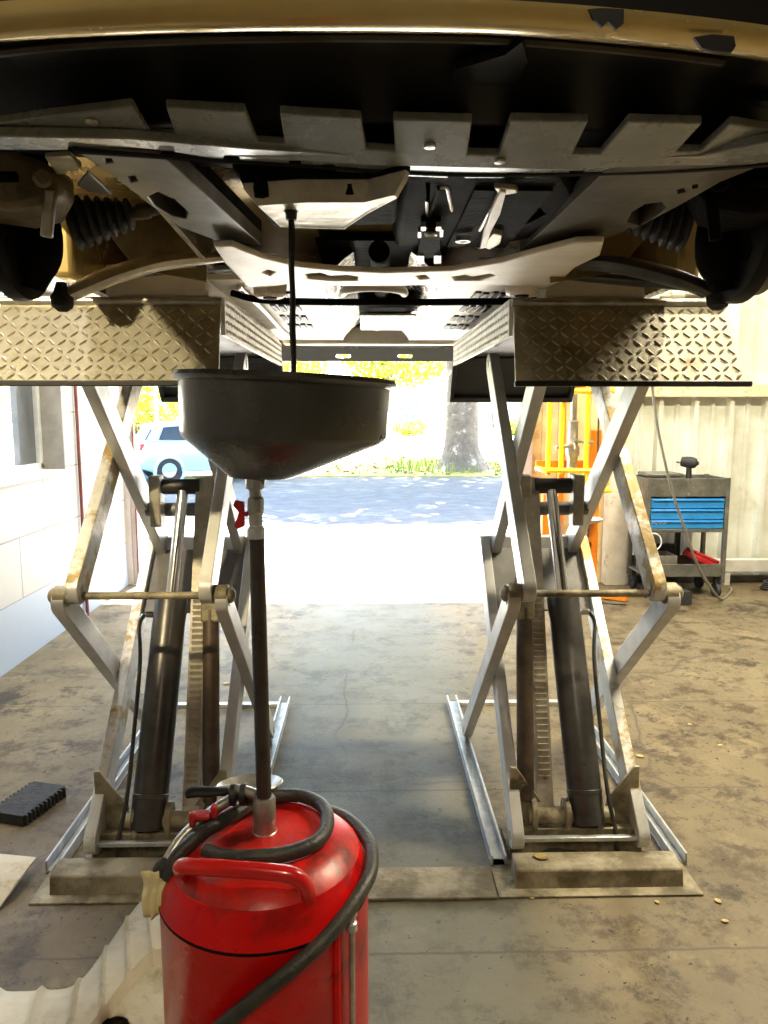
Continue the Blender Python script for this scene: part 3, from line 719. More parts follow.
def front_y(X_):
    q = min(path, key=lambda p: abs(p.x - X_)); return q.y - .0165
for (xa, ya, poly) in ((610, 15, [(-22, -6), (-8, -7), (14, -6), (14, 8), (6, 14), (-2, 6), (-8, 12), (-16, 4)]), (716, 42, [(-22, -5), (-4, -8), (18, -6), (20, 4), (16, 10), (-2, 9), (-14, 6)])):
    fy = front_y(on_y(xa, ya, .82).x); pl = [on_y(xa + a, ya + b, fy) for a, b in poly]
    MB().prism([p + V((0, .0, 0)) for p in pl], (0, .004, 0)).build('paint_scuff', 'plastic_black', bmp)
# front recess liner and ledges
lr = []
for i, p in enumerate(path):
    sec2 = [(.045, 2.0), (.07, 2.045), (.24, 2.05), (.30, 2.0), (.32, 2.0), (.32, 2.2), (.03, 2.2)]
    lr.append([V((p.x, p.y + a, zz)) for a, zz in sec2])
B(MB().loft(lr), 'bumper_liner', 'plastic_black', sm=60)
for a, zz, r in ((.09, 2.040, .004), (.17, 2.043, .005)):
    B(MB().tube([(p.x, p.y + a, zz) for p in path[6:44]], r, 6), 'liner_ridge', 'rail_brown')
up = [(450, 92), (455, 70), (505, 55), (522, 42), (528, 62), (510, 92)]
B(MB().plate(pz(up, 2.03), [], zmap(2.03), (0, 0, .01)), 'recess_bracket', 'plastic_black')
# undertray with open slots and notched rear edge
fr = [(-40, 130), (40, 118), (130, 107), (133, 107), (150, 136), (176, 137), (166, 108), (245, 112), (257, 143), (285, 145), (280, 114), (361, 119), (366, 150), (395, 152), (393, 120),
      (472, 122), (467, 155), (498, 156), (510, 121), (588, 122), (572, 155), (600, 155), (628, 122), (702, 124), (676, 152), (700, 152), (730, 124), (790, 134)]
rr = [(790, 160), (735, 166), (700, 171), (699, 167), (684, 168), (682, 172), (640, 174), (638, 170), (626, 170), (624, 174), (584, 176), (583, 171), (570, 171), (568, 176), (525, 178), (520, 173), (508, 173), (505, 178),
      (464, 178), (462, 174), (450, 174), (448, 178), (402, 176), (400, 171), (386, 171), (384, 175), (335, 171), (334, 165), (322, 165), (321, 169), (302, 167), (300, 161), (290, 161), (288, 166), (240, 162), (238, 156), (225, 156), (223, 160),
      (174, 152), (172, 146), (160, 146), (158, 150), (70, 142), (68, 150), (-40, 150)]
zt = lambda a, b: (a, b, 2.005 - (b - .95) * .17)
sl_ = [(790, 138), (700, 156), (560, 161), (384, 157), (250, 149), (130, 139), (-40, 136)]
trp = fr + [(a, b + 9) for a, b in sl_]
o2 = []
for a, b in trp:
    # intersect view ray with the sloping tray plane z = 2.005 - .17 (y - .95)
    d = ray(a, b); t = (2.005 + .17 * .95 - CH) / (d.z + .17 * d.y); p = V((0, 0, CH)) + d * t; o2.append((p.x, p.y))
und = B(MB().plate(o2, [], zt, (0, 0, .012)), 'undertray', 'tray_grey', bevel=.002, sm=30)
def z_strip(a, b): return (a, b, 1.968 + (b - 1.1) * .045)
o3 = []
for a, b in sl_[::-1] + rr:
    d = ray(a, b); t = (1.968 - .045 * 1.1 - CH) / (d.z - .045 * d.y); p = V((0, 0, CH)) + d * t; o3.append((p.x, p.y))
MB().plate(o3, [], z_strip, (0, 0, .014)).build('tray_rear_strip', 'tray_grey', und, bevel=.002, sm=30)
lp_ = smooth([V(z_strip(*p[:2])) + V((0, .012, .002)) for p in [on_z(a, b, 1.97) for a, b in ((70, 147), (200, 157), (300, 164), (384, 171), (470, 175), (570, 174), (680, 170), (790, 161))]], 5)
MB().tube(lp_, .006, 8).build('tray_lip', 'plastic_black', und)
pl = pz([(-60, 100), (830, 105), (830, 160), (384, 182), (-60, 150)], 2.03)
B(MB().plate(pl, [], zmap(2.035), (0, 0, .01)), 'slot_backing', 'plastic_black')
for a, b in ((430, 145), (92, 121), (500, 160), (756, 143)):
    d = ray(a, b); t = (2.005 + .17 * .95 - CH) / (d.z + .17 * d.y); p = V((0, 0, CH)) + d * t
    B(MB().lathe([(0, .004), (.007, .003), (.009, -.001), (.008, -.004), (0, -.005)], p, 14), 'tray_clip', 'steel')
# chassis legs with oval holes
Lr = [(70, 147), (160, 153), (262, 246), (215, 240), (178, 226), (150, 205), (118, 180)]
plate_px(Lr, 1.972, .03, 'chassis_leg', 'rail_brown', [[(148, 197), (158, 192), (174, 199), (188, 212), (186, 219), (172, 216), (156, 207)], [(127, 177), (135, 176), (138, 181), (131, 183)], [(104, 159), (112, 159), (113, 163), (106, 164)]], bevel=.002)
Rr = [(765, 164), (690, 160), (608, 168), (552, 222), (520, 252), (585, 246), (640, 226), (680, 205), (720, 182)]
plate_px(Rr, 1.972, .03, 'chassis_leg', 'rail_brown', [[(627, 222), (632, 212), (645, 204), (662, 202), (666, 208), (655, 218), (640, 226)], [(676, 190), (684, 188), (686, 192), (678, 194)], [(692, 185), (698, 184), (698, 188), (692, 189)]], bevel=.002)
for e, pts in ((-1, [(160, 153), (262, 246), (225, 246), (200, 220), (122, 150)]), (1, [(608, 168), (520, 252), (560, 252), (650, 168)])):
    plate_px(pts, 2.01, .06, 'chassis_box', 'engine_dark')
# engine bay roof and masses
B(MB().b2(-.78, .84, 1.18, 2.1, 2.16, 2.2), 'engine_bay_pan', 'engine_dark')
sump_b = [tuple(p) for p in pz([(272, 216), (345, 219), (372, 200), (408, 180), (404, 177), (368, 186), (300, 186), (244, 190)], 1.955)]
cxs = sum(p[0] for p in sump_b) / len(sump_b); cys = sum(p[1] for p in sump_b) / len(sump_b)
rg = []
for k_, zz in ((.80, 1.934), (.86, 1.931), (1.0, 1.955), (1.02, 1.966), (1.06, 1.987), (1.06, 1.997), (1.0, 2.0), (1.0, 2.15)):
    rg.append([V((cxs + (a - cxs) * k_, cys + (b - cys) * k_, zz)) for a, b in sump_b])
smp = B(MB().loft(rg[:4]), 'sump', 'alu', sm=35, bevel=.002)
MB().loft(rg[3:]).build('sump_shaded_rim', 'engine_dark', smp, sm=35)  # shade on the upper sump wall put into a near-black colour
for a, b in ((262, 196), (312, 196), (350, 195)):
    p = on_z(a, b, 1.945); MB().lathe([(.0, -.004), (.012, -.002), (.014, .012), (.012, .03)], p, 14).build('bolt_boss', 'engine_dark', smp)
MB().lathe([(0, -.012), (.009, -.012), (.010, 0), (.013, .002), (.013, .01)], (-.128, 1.318, 1.932), 8).build('drain_hole', 'black', smp)
# block of the engine and gearbox above and behind
m = MB(); m.loft([[V((x, y, z)) for x, y in ((-.22, 1.28), (.05, 1.22), (.06, 1.62), (-.20, 1.66))] for z in (1.985, 2.16)])
B(m, 'engine_block', 'engine_dark', bevel=.01)
gb_ = MB(); gp = [(.06, 1.24), (.30, 1.22), (.40, 1.45), (.42, 1.72), (.28, 1.86), (.06, 1.86)]
gc = V((.24, 1.55)); 
gb_.loft([[V((gc.x + (a - gc.x) * k_, gc.y + (b - gc.y) * k_, zz)) for a, b in gp] for k_, zz in ((.86, 1.985), (.95, 1.99), (1., 2.02), (1., 2.16))])
gbx = B(gb_, 'gearbox', 'engine_dark', bevel=.008)
for i in range(3):
    MB().b2(.12 + i * .10, .125 + i * .06, 1.35, 1.8, 1.978, 1.99).build('casting_rib', 'engine_dark', gbx)
# lit brackets hanging under the gearbox
def bracket(px, z, name, m, t=.012, **k):
    return B(MB().plate(pz(px, z), [], zmap(z), (0, 0, t)), name, m, bevel=.002, **k)
mb_ = bracket([(421, 228), (441, 228), (440, 258), (418, 258)], 1.962, 'mount_bracket', 'engine_dark', .03)
for a, b, c_, d_ in ((417, 256, 424, 264), (434, 256, 441, 264), (421, 227, 426, 231), (436, 227, 441, 231), (418, 232, 421, 238), (440, 230, 443, 237)):
    MB().plate(pz([(a, b), (c_, b), (c_, d_), (a, d_)], 1.958), [], zmap(1.958), (0, 0, .01)).build('bracket_tab', 'steel', mb_)
p = on_z(431, 234, 1.958); MB().lathe([(.004, 0), (.012, -.004), (.014, 0), (.012, .006)], p, 14).build('mount_bush', 'steel', mb_)
sb = bracket([(500, 192), (506, 193), (500, 215), (492, 230), (486, 248), (480, 249), (484, 232), (490, 214)], 1.965, 'shift_rod_bracket', 'cream', .012)
bracket([(482, 246), (489, 250), (500, 244), (502, 236), (494, 234)], 1.966, 'rod_clamp', 'alu', .02)
bracket([(494, 188), (516, 190), (518, 193), (500, 196)], 1.97, 'shift_rod_link', 'alu', .01)
p = on_z(463, 240, 1.965); B(MB().lathe([(.010, -.004), (.016, -.004), (.016, .006), (.010, .006)], p, 16, close=True), 'hose_clamp', 'steel')
for pts in ([(427, 200), (428, 214), (433, 240)], [(436, 188), (446, 187), (449, 195), (452, 210)], [(480, 230), (495, 205), (515, 206)]):
    B(MB().tube(smooth([on_z(a, b, 1.985) for a, b in pts], 5), .004, 8), 'engine_pipe', 'steel')
bracket([(424, 182), (432, 182), (430, 215), (427, 218)], 1.985, 'heat_plate', 'rail_brown', .006)
bracket([(434, 186), (450, 186), (452, 208), (447, 208), (445, 192), (434, 192)], 1.99, 'pipe_guard', 'rail_brown', .006)
bracket([(495, 226), (540, 206), (548, 214), (500, 238)], 1.985, 'gearbox_fin', 'arm_dark', .01)
# front subframe
sfp = [(214, 247), (232, 246), (262, 258), (300, 267), (340, 271), (384, 273), (450, 271), (500, 263), (540, 252), (575, 243), (604, 242), (600, 256), (575, 268), (560, 282), (545, 289), (500, 285), (455, 284), (400, 286), (330, 286), (290, 284), (262, 288), (246, 287), (236, 275), (225, 264)]
holes = [[(305, 274), (320, 273), (330, 276), (345, 275), (358, 277), (358, 281), (330, 281), (308, 279)], [(452, 277), (465, 275), (472, 277), (490, 274), (496, 276), (480, 281), (456, 281)],
         [(262, 273), (268, 270), (276, 272), (270, 276)], [(415, 276), (425, 275), (430, 279), (420, 280)]]
plate_px(sfp, 1.945, .014, 'subframe', 'cream', holes, bevel=.004)
for a, b in ((270, 293), (522, 291)):       # rear subframe bushes
    p = on_z(a, b, 1.94); pod = B(MB().lathe([(.02, -.012), (.036, -.014), (.046, -.006), (.050, .03), (.046, .06)], p, 20), 'subframe_bush', 'cream')
    MB().lathe([(.002, -.015), (.02, -.016), (.02, -.005)], p, 14).build('bush_bolt', 'engine_dark', pod)
# control arms
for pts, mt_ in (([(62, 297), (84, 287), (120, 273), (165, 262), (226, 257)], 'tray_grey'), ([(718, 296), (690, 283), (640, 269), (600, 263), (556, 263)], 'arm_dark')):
    ws = []
    zl = [1.875, 1.895, 1.92, 1.94, 1.945]; side = -1 if mt_ == 'tray_grey' else 1
    ys = [1.66, 1.70, 1.78, 1.86, 1.93]
    P = smooth([on_y(a, b, Y) for (a, b), Y in zip(pts, ys)], 6)
    ca = MB().tube(P, [.020 + .018 * math.sin(PI * i / (len(P) - 1)) for i in range(len(P))], 12, flat=.55)
    arm_ = B(ca, 'control_arm', 'alu' if mt_ == 'tray_grey' else mt_)  # left arm pale as lit, right arm dark as shaded, by colour
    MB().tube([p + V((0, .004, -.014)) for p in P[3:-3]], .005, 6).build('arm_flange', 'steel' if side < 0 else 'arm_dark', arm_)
    MB().lathe([(.010, -.03), (.022, -.02), (.024, .0), (.016, .012), (.010, .03)], P[0], 14).build('ball_joint', 'rubber', arm_)
# second, rear leg of each control arm
for pts in ([(228, 270), (150, 275), (95, 288), (68, 297)], [(556, 278), (620, 284), (690, 290), (716, 297)]):
    ys = [2.12, 2.0, 1.82, 1.68]
    P = smooth([on_y(a, b - 4, Y) for (a, b), Y in zip(pts, ys)], 5); B(MB().tube(P, .022, 10, flat=.6), 'arm_rear_leg', 'arm_dark')
# hubs (wheels taken off): disc, shield, upright, caliper, driveshaft boot, tie rod
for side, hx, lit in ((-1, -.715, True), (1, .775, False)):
    hc = V((hx, 1.60, 1.975)); ax = (side, 0, 0)
    B(MB().lathe([(.03, -.02), (.145, -.018), (.149, -.004), (.149, .010), (.145, .014), (.03, .016)], hc, 40, ax), 'brake_shield', 'plastic_black')
    B(MB().lathe([(.05, .02), (.132, .02), (.132, .044), (.05, .044)], hc, 40, ax, close=True), 'brake_disc', 'arm_dark')
    up_ = MB().tube(smooth([hc + V((-side * .03, 0, -.125)), hc + V((-side * .05, 0, -.05)), hc + V((-side * .05, 0, .04)), hc + V((-side * .035, .02, .16)), hc + V((-side * .06, .02, .3))], 5), [.022, .026, .03, .036, .04, .042, .042, .042, .04, .038, .036, .034, .032, .03, .03, .03, .03, .03, .03, .03, .03], 12)
    B(up_, 'steering_knuckle', 'engine_dark')
    bp0 = V((hx - side * .12, 1.58, 1.975)); bp1 = V((hx - side * .245, 1.60, 2.0)); bd = (bp1 - bp0)
    pr = []
    for i in range(7):
        r = .054 - i * .0038; z = i * .018
        pr += [(r - .010, z), (r, z + .005), (r, z + .010), (r - .010, z + .015)]
    B(MB().lathe(pr, bp0, 22, bd), 'driveshaft_boot', 'rubber')
    B(MB().tube([bp1 - bd * .1, V((side * .36 + .03, 1.60, 2.03))], .013, 12), 'driveshaft', 'arm_dark')
    B(MB().lathe([(.0, -.012), (.016, -.012), (.016, .014), (.0, .014)], bp1 + V((-side * .015, -.0, .004)), 12, bd), 'boot_clamp', 'cast')
    # caliper: carrier with two slide pins in front of the hub
    cc = V((hx - side * .135, 1.45, 2.01)); cm = 'cast' if lit else 'engine_dark'  # lit side brown, shaded side near-black: light put into the colours
    cal = MB(); cal.loft([[cc + V((side * a, b, c_)) for a, b, c_ in ring_] for ring_ in
        ([(.14, -.05, -.045), (.14, .05, -.055), (.14, .05, .045), (.14, -.05, .04)], [(.05, -.06, -.055), (.05, .06, -.065), (.05, .06, .05), (.05, -.06, .045)],
         [(.0, -.055, -.045), (.0, .055, -.055), (.0, .055, .04), (.0, -.055, .03)], [(-.035, -.03, -.02), (-.035, .03, -.02), (-.035, .03, .02), (-.035, -.03, .015)])])
    cal_o = B(cal, 'brake_caliper', cm, bevel=.01)
    MB().lathe([(.006, -.012), (.014, -.014), (.016, -.008), (.016, .012), (.012, .016)], cc + V((-side * .012, -.062, -.005)), 16, (-side * .5, -1, -.1)).build('slide_pin', cm, cal_o)
    MB().b2(cc.x + side * .03, cc.x + side * .16, cc.y - .068, cc.y - .04, cc.z - .012, cc.z + .005).build('carrier_web', 'engine_dark', cal_o, bevel=.004)
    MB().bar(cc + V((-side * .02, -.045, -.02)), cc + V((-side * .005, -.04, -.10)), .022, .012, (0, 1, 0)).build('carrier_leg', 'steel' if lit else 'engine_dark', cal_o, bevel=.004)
    B(MB().tube([hc + V((side * .12, -.06, -.055)), hc + V((-side * .02, -.06, -.05))], .026, 14), 'strut_tube', 'engine_dark')
    # wheel-arch inner skin
    wi = MB().prism([(side * .44 + .03, 1.98, 1.93), (side * .62 + .03, 1.99, 1.96), (side * .74 + .03, 1.99, 2.12), (side * .74 + .03, 1.99, 2.35), (side * .42 + .03, 1.98, 2.35)], (0, .012, 0))
    B(wi, 'arch_skin', 'underseal'); B(MB().prism([(side * .42 + .03, 1.15, 2.0), (side * .42 + .03, 1.98, 1.96), (side * .42 + .03, 1.98, 2.35), (side * .42 + .03, 1.15, 2.35)], (side * .012, 0, 0)), 'arch_side', 'underseal')
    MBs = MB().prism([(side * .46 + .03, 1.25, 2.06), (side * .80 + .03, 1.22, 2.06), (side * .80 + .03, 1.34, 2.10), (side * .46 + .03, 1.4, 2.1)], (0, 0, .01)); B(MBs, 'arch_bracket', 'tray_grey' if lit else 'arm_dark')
# splash corner under the left chassis leg
bracket([(88, 172), (112, 195), (88, 192), (77, 186)], 2.0, 'splash_corner', 'arm_dark', .006)
bracket([(45, 158), (70, 156), (82, 168), (58, 176)], 2.02, 'crossmember_end', 'alu', .01)
# steering rack / anti-roll bar across the car
B(MB().tube(smooth([on_y(232, 293, 2.45), on_y(262, 300, 2.42), on_y(330, 302, 2.40), on_y(450, 302, 2.40), on_y(545, 300, 2.42), on_y(575, 295, 2.45), on_y(600, 288, 2.35)], 6), .011, 10), 'anti_roll_bar', 'engine_dark')
# floor pans, sills, tunnel
m = MB(); m.b2(-.47, -.13, 2.28, 4.15, 1.985, 2.0); 
fl_ = B(m, 'floor_pan', 'cream'); m = MB(); m.b2(.22, .53, 2.28, 4.15, 1.985, 2.0); fr_ = B(m, 'floor_pan', 'cream')
for e, xo in ((-1, -.30), (1, .40)):
    for i in range(4):
        yy = 2.55 + i * .30
        for j in range(4):
            par = fl_ if e < 0 else fr_
            MB().box((xo + (j - 1.5) * .028, yy + .02 * (j % 2), 1.983), (.020, .15, .010)).build('floor_slot_strip', 'black', par, bevel=.003)  # black strips laid on the pan in place of open slots
    MB().tube(smooth([(xo + e * .09, 2.35, 1.975), (xo + e * .085, 2.9, 1.972), (xo + e * .095, 3.5, 1.972), (xo + e * .09, 4.1, 1.975)], 4), .008, 8).build('brake_line', 'steel', fl_ if e < 0 else fr_)
for e in (-1, 1):
    xa = .03 + e * .50; xb = .03 + e * .80
    B(MB().b2(xa, xb, 2.285, 4.1, 1.9325, 2.03), 'sill', 'cream' , bevel=.01)
    B(MB().b2(.03 + e * .80, .03 + e * .86, 2.05, 4.1, 1.95, 2.12), 'sill_skirt', 'gold_paint', bevel=.015)
    # crinkled heat shield on each side of the tunnel
    hsv = []; n1, n2 = 5, 22
    for i in range(n1):
        for j in range(n2):
            t = i / (n1 - 1); hsv.append((.045 + e * (.085 + .10 * t), 2.3 + j * .085, 2.07 - .09 * t + .006 * math.sin(j * 2.1 + i)))
    B(MB().add(hsv, [(i * n2 + j, i * n2 + j + 1, (i + 1) * n2 + j + 1, (i + 1) * n2 + j) for i in range(n1 - 1) for j in range(n2 - 1)]), 'heat_shield', 'foil', fix=False)
B(MB().b2(-.15, .24, 2.25, 4.2, 2.09, 2.10), 'tunnel_top', 'engine_dark')
# exhaust: cat ring, pipe, silencer
p = on_z(384, 293, 1.985)
B(MB().tube(smooth([V((.02 + .10 * math.cos(a), p.y + .12 * math.sin(a), 1.985)) for a in [PI * (1 + i / 8) for i in range(9)]], 3), .014, 10), 'exhaust_hanger', 'cream')
B(MB().tube(smooth([(.03, 2.0, 2.01), (.04, 2.3, 2.02), (.05, 2.7, 2.02)], 5), .028, 14), 'exhaust_pipe', 'engine_dark')
sl = MB(); sl.loft([[V((.075 + a * k_, yy, 2.0 + zz * k2)) for a, zz in ((-.105, .03), (-.105, -.005), (-.07, -.04), (.07, -.04), (.105, -.005), (.105, .03))] for yy, k_, k2 in ((2.70, .8, .8), (2.74, 1, 1), (3.30, 1, 1), (3.36, .8, .8))])
B(sl, 'silencer', 'engine_dark', bevel=.01)
B(MB().b2(-.03, .18, 2.80, 3.30, 1.948, 1.956), 'silencer_shield', 'cream', bevel=.004)
B(MB().tube([(.03, 3.3, 2.05), (.05, 4.2, 2.06)], .028, 12), 'tail_pipe', 'alu')
# tank and rear
B(MB().b2(-.46, .50, 4.15, 4.25, 1.965, 2.06), 'rear_crossmember', 'cream', bevel=.01)
B(MB().b2(-.42, .46, 4.26, 4.62, 1.985, 2.14), 'fuel_tank', 'engine_dark', bevel=.03)
B(MB().loft([[V((x_, 4.85 - .18 * (abs(x_ - .03) / .85) ** 2 + a, zz)) for a, zz in ((0, 2.0), (.06, 2.02), (.09, 2.1), (.08, 2.4), (0, 2.4))] for x_ in [-.82 + i * .17 for i in range(11)]]), 'rear_bumper', 'gold_paint', sm=50)
# upper body
def hatch_body(profile, halfw, tumble, zbelt):
    rings = []
    for sgn, k_ in ((-1, 1.), (-.93, 1.)): pass
    return profile
prof = [(.86, 2.12), (.80, 2.3), (.84, 2.52), (1.05, 2.68), (1.75, 2.80), (2.45, 3.28), (2.8, 3.38), (4.0, 3.36), (4.65, 2.95), (4.85, 2.85), (4.9, 2.45), (4.86, 2.12)]
rings = []
for xf, sc_ in ((-.86, .94), (-.84, 1.0), (.90, 1.0), (.92, .94)):
    cyy, czz = 2.9, 2.6
    rings.append([V((xf if zz < 2.85 else .03 + (xf - .03) * .84, cyy + (yy - cyy) * (1 if sc_ == 1 else .995), czz + (zz - czz) * sc_)) for yy, zz in prof])
B(MB().loft(rings), 'body_shell', 'gold_paint', bevel=.03)
for e in (-1, 1):
    xx_ = .03 + e * .752
    B(MB().prism([(xx_, 2.2, 2.9), (xx_, 2.62, 3.24), (xx_, 4.0, 3.25), (xx_, 4.4, 2.9)], (e * .02, 0, 0)), 'side_window', 'glass_dark')
# white cartridge left lying on the right platform
c0, c1 = on_y(660, 301, 2.36), on_y(712, 300, 2.36); c0.z = c1.z = 1.9325 + .0185
ct = thing('grease_cartridge', ((c0.x + c1.x) / 2, 2.36, 1.9325), 'white cartridge lying on the right lift platform behind the chequered flap', 'cartridge')
MB().tube([c0 + V((.03, 0, 0)), c1], .018, 16).build('barrel', 'white_paint', ct, bevel=.002)
MB().tube([c0 + V((.07, 0, 0)), c1 - V((.04, 0, 0))], .0184, 16).build('label_band', 'grey_box', ct)
MB().tube([c0, c0 + V((.03, 0, 0))], [.006, .012], 12).build('nozzle', 'white_paint', ct)

# ------------------------------------------------------------------ trolley and things on it
tr = thing('tool_trolley', (2.72, 6.52, 0), 'grey tool trolley with three blue drawers against the ribbed steel wall', 'tool trolley')
B = lambda mb, *a, **k: mb.build(*a, parent=tr, **k)
tx0, tx1, ty0, ty1 = 2.37, 3.08, 6.28, 6.72
for xx_ in (tx0, tx1 - .035):
    for yy in (ty0, ty1 - .035): B(MB().b2(xx_, xx_ + .035, yy, yy + .035, .13, 1.045), 'corner_post', 'trolley_grey', bevel=.003)
m = MB(); m.b2(tx0 + .036, tx1 - .036, ty0 + .003, ty0 + .02, .885, 1.04).b2(tx0 + .036, tx1 - .036, ty1 - .02, ty1 - .003, .885, 1.04)
m.b2(tx0 + .002, tx0 + .016, ty0 + .036, ty1 - .036, .90, 1.04).b2(tx1 - .016, tx1 - .002, ty0 + .036, ty1 - .036, .90, 1.04).b2(tx0 + .01, tx1 - .01, ty0 + .01, ty1 - .01, .95, .965)
B(m, 'top_tray', 'trolley_grey', bevel=.003)
for i, (za, zb_) in enumerate(((.785, .868), (.690, .778), (.610, .683))):
    d_ = B(MB().b2(tx0 + .042, tx1 - .042, ty0 + .006, ty0 + .40, za, zb_), 'drawer', 'trolley_blue', bevel=.004)
    MB().b2(tx0 + .05, tx1 - .05, ty0 - .012, ty0 + .006, zb_ - .016, zb_ - .008).build('drawer_pull', 'trolley_blue', d_, bevel=.002)
B(MB().b2(tx0 + .036, tx1 - .036, ty0 + .004, ty1 - .01, .578, .606), 'drawer_bay_floor', 'trolley_grey', bevel=.003)
B(MB().b2(tx0 + .003, tx0 + .014, ty0 + .036, ty1 - .036, .58, .90), 'side_panel', 'trolley_grey', bevel=.002)
B(MB().b2(tx1 - .014, tx1 - .003, ty0 + .036, ty1 - .036, .58, .90), 'side_panel', 'trolley_grey', bevel=.002)
B(MB().lathe([(0, 0), (.012, 0), (.012, .006), (0, .006)], (2.72, ty0 - .003, .905), 12, (0, -1, 0)), 'lock', 'steel')
m = MB(); m.b2(tx0 + .036, tx1 - .036, ty0 + .003, ty0 + .015, .19, .30).b2(tx0 + .036, tx1 - .036, ty1 - .015, ty1 - .003, .19, .30).b2(tx0 + .01, tx1 - .01, ty0 + .01, ty1 - .01, .19, .205)
B(m, 'bottom_shelf', 'trolley_grey', bevel=.003)
B(MB().b2(2.80, 2.85, ty1 - .03, ty1 - .01, .30, .58), 'rear_strut', 'black', bevel=.003)
sc_pts = [(tx0 + .05 + a, ty0 + .004, .655 + b) for a, b in ((0, 0), (.02, .012), (.04, -.004), (.055, .014), (.07, 0), (.085, .012), (.10, .0), (.13, .004))]
B(MB().tube(smooth(sc_pts, 4), .0045, 6), 'drawer_mark', 'white_paint')
for xx_ in (tx0 + .05, tx1 - .05):
    for yy in (ty0 + .05, ty1 - .05):
        c_ = B(MB().b2(xx_ - .02, xx_ + .02, yy - .02, yy + .02, .09, .19), 'caster_fork', 'black', bevel=.004)
        MB().lathe([(.01, -.018), (.058, -.018), (.064, -.008), (.064, .008), (.058, .018), (.01, .018)], (xx_, yy, .064), 24, (1, .1, 0), close=True).build('caster_wheel', 'rubber', c_)
m = MB().b2(2.41, 2.71, 6.36, 6.66, 1.046, 1.075); tag(m.build('parts_tray', 'trolley_grey', bevel=.008), 'flat dark tray lid lying on the trolley top at its left end', 'tray')
tl = thing('impact_gun', (2.80, 6.47, .9655), 'black round-headed tool standing upright in the trolley top tray', 'tool')
MB().tube([(2.80, 6.47, .9655), (2.80, 6.47, 1.0), (2.795, 6.47, 1.15)], [.034, .026, .022], 14).build('grip', 'black', tl, bevel=.003)
MB().lathe([(.015, -.075), (.040, -.07), (.048, -.03), (.050, .02), (.042, .05), (.02, .062), (.012, .075)], (2.80, 6.47, 1.165), 22, (1, -.6, -.12)).build('head', 'rubber', tl)
MB().tube([(2.725, 6.50, 1.17), (2.70, 6.515, 1.173)], .014, 12).build('anvil', 'steel', tl)
cs = thing('tool_case', (2.93, 6.47, .205), 'red plastic case tilted on the trolley bottom shelf', 'tool case')
Rr_ = Matrix.Rotation(.42, 3, 'Y')
cv = [Rr_ @ V((x_, y_, z_)) for x_ in (-.12, .12) for y_ in (-.12, .12) for z_ in (0, .10)]; zmin = min(v_.z for v_ in cv)
MB().box(V((2.93, 6.49, .206 - zmin)) + Rr_ @ V((0, 0, .05)), (.24, .24, .05), Rr_).build('base_shell', 'red_plastic', cs, bevel=.01)
MB().box(V((2.93, 6.49, .206 - zmin)) + Rr_ @ V((0, 0, .09)), (.23, .23, .03), Rr_).build('lid', 'red_plastic', cs, bevel=.01)
for o_ in cs.children:
    pass
m = MB(); m.b2(2.415, 2.69, 6.36, 6.60, .206, .225).b2(2.415, 2.69, 6.36, 6.372, .225, .36).b2(2.415, 2.69, 6.588, 6.60, .225, .36).b2(2.415, 2.427, 6.372, 6.588, .225, .36).b2(2.678, 2.69, 6.372, 6.588, .225, .36)
tag(m.build('metal_bin', 'grey_box', bevel=.003), 'open grey metal bin on the trolley bottom shelf beside the red case', 'bin')
m = MB().b2(2.42, 2.78, 6.61, 6.675, .2065, .42); tag(m.build('socket_box', 'black', bevel=.01), 'long black box at the back of the trolley bottom shelf', 'box')
tag(MB().tube([(2.432 + .07 * math.cos(a), 6.26, .50 + .075 * math.sin(a)) for a in [2 * PI * i / 24 for i in range(25)]], .006, 8).build('cable_loop', 'white_paint'), 'white cable loop hung on the front of the trolley left post', 'cable')

# air hose hanging in front of the trolley
hp_ = smooth([(2.0, 5.6, 4.55), (2.02, 5.62, 3.2), (2.08, 5.66, 2.2), (2.16, 5.70, 1.72)] + [tuple(on_y(a, b, Y)) for a, b, Y in ((660, 440, 5.74), (672, 490, 5.80), (686, 533, 5.88), (698, 566, 5.98), (711, 588, 6.08))] + [(3.02, 6.20, .012), (3.24, 6.48, .012), (3.30, 6.62, .012)], 8)
tag(MB().tube(hp_, .011, 10).build('air_hose', 'grey_box'), 'thin grey air hose hanging in front of the blue drawers down to the floor', 'hose')
cb = []
for i in range(70):
    a = i * .36; r = .20 + .035 * math.sin(i * .7); cb.append((3.80 + r * math.cos(a) * 1.2, 6.60 + r * math.sin(a) * .5, .012 + .0035 * i * .25))
tag(MB().tube(smooth(cb, 3), .009, 8).build('cable_coil', 'rubber'), 'loose coil of black cable on the floor right of the trolley', 'cable')
m = MB().b2(3.22, 5.6, 6.74, 6.81, .13, .25); m.b2(3.3, 3.36, 6.75, 6.80, 0, .13).b2(5.4, 5.46, 6.75, 6.80, 0, .13)
tag(m.build('rail_beam', 'alu_frame', bevel=.006), 'long pale aluminium beam along the foot of the ribbed wall', 'beam')

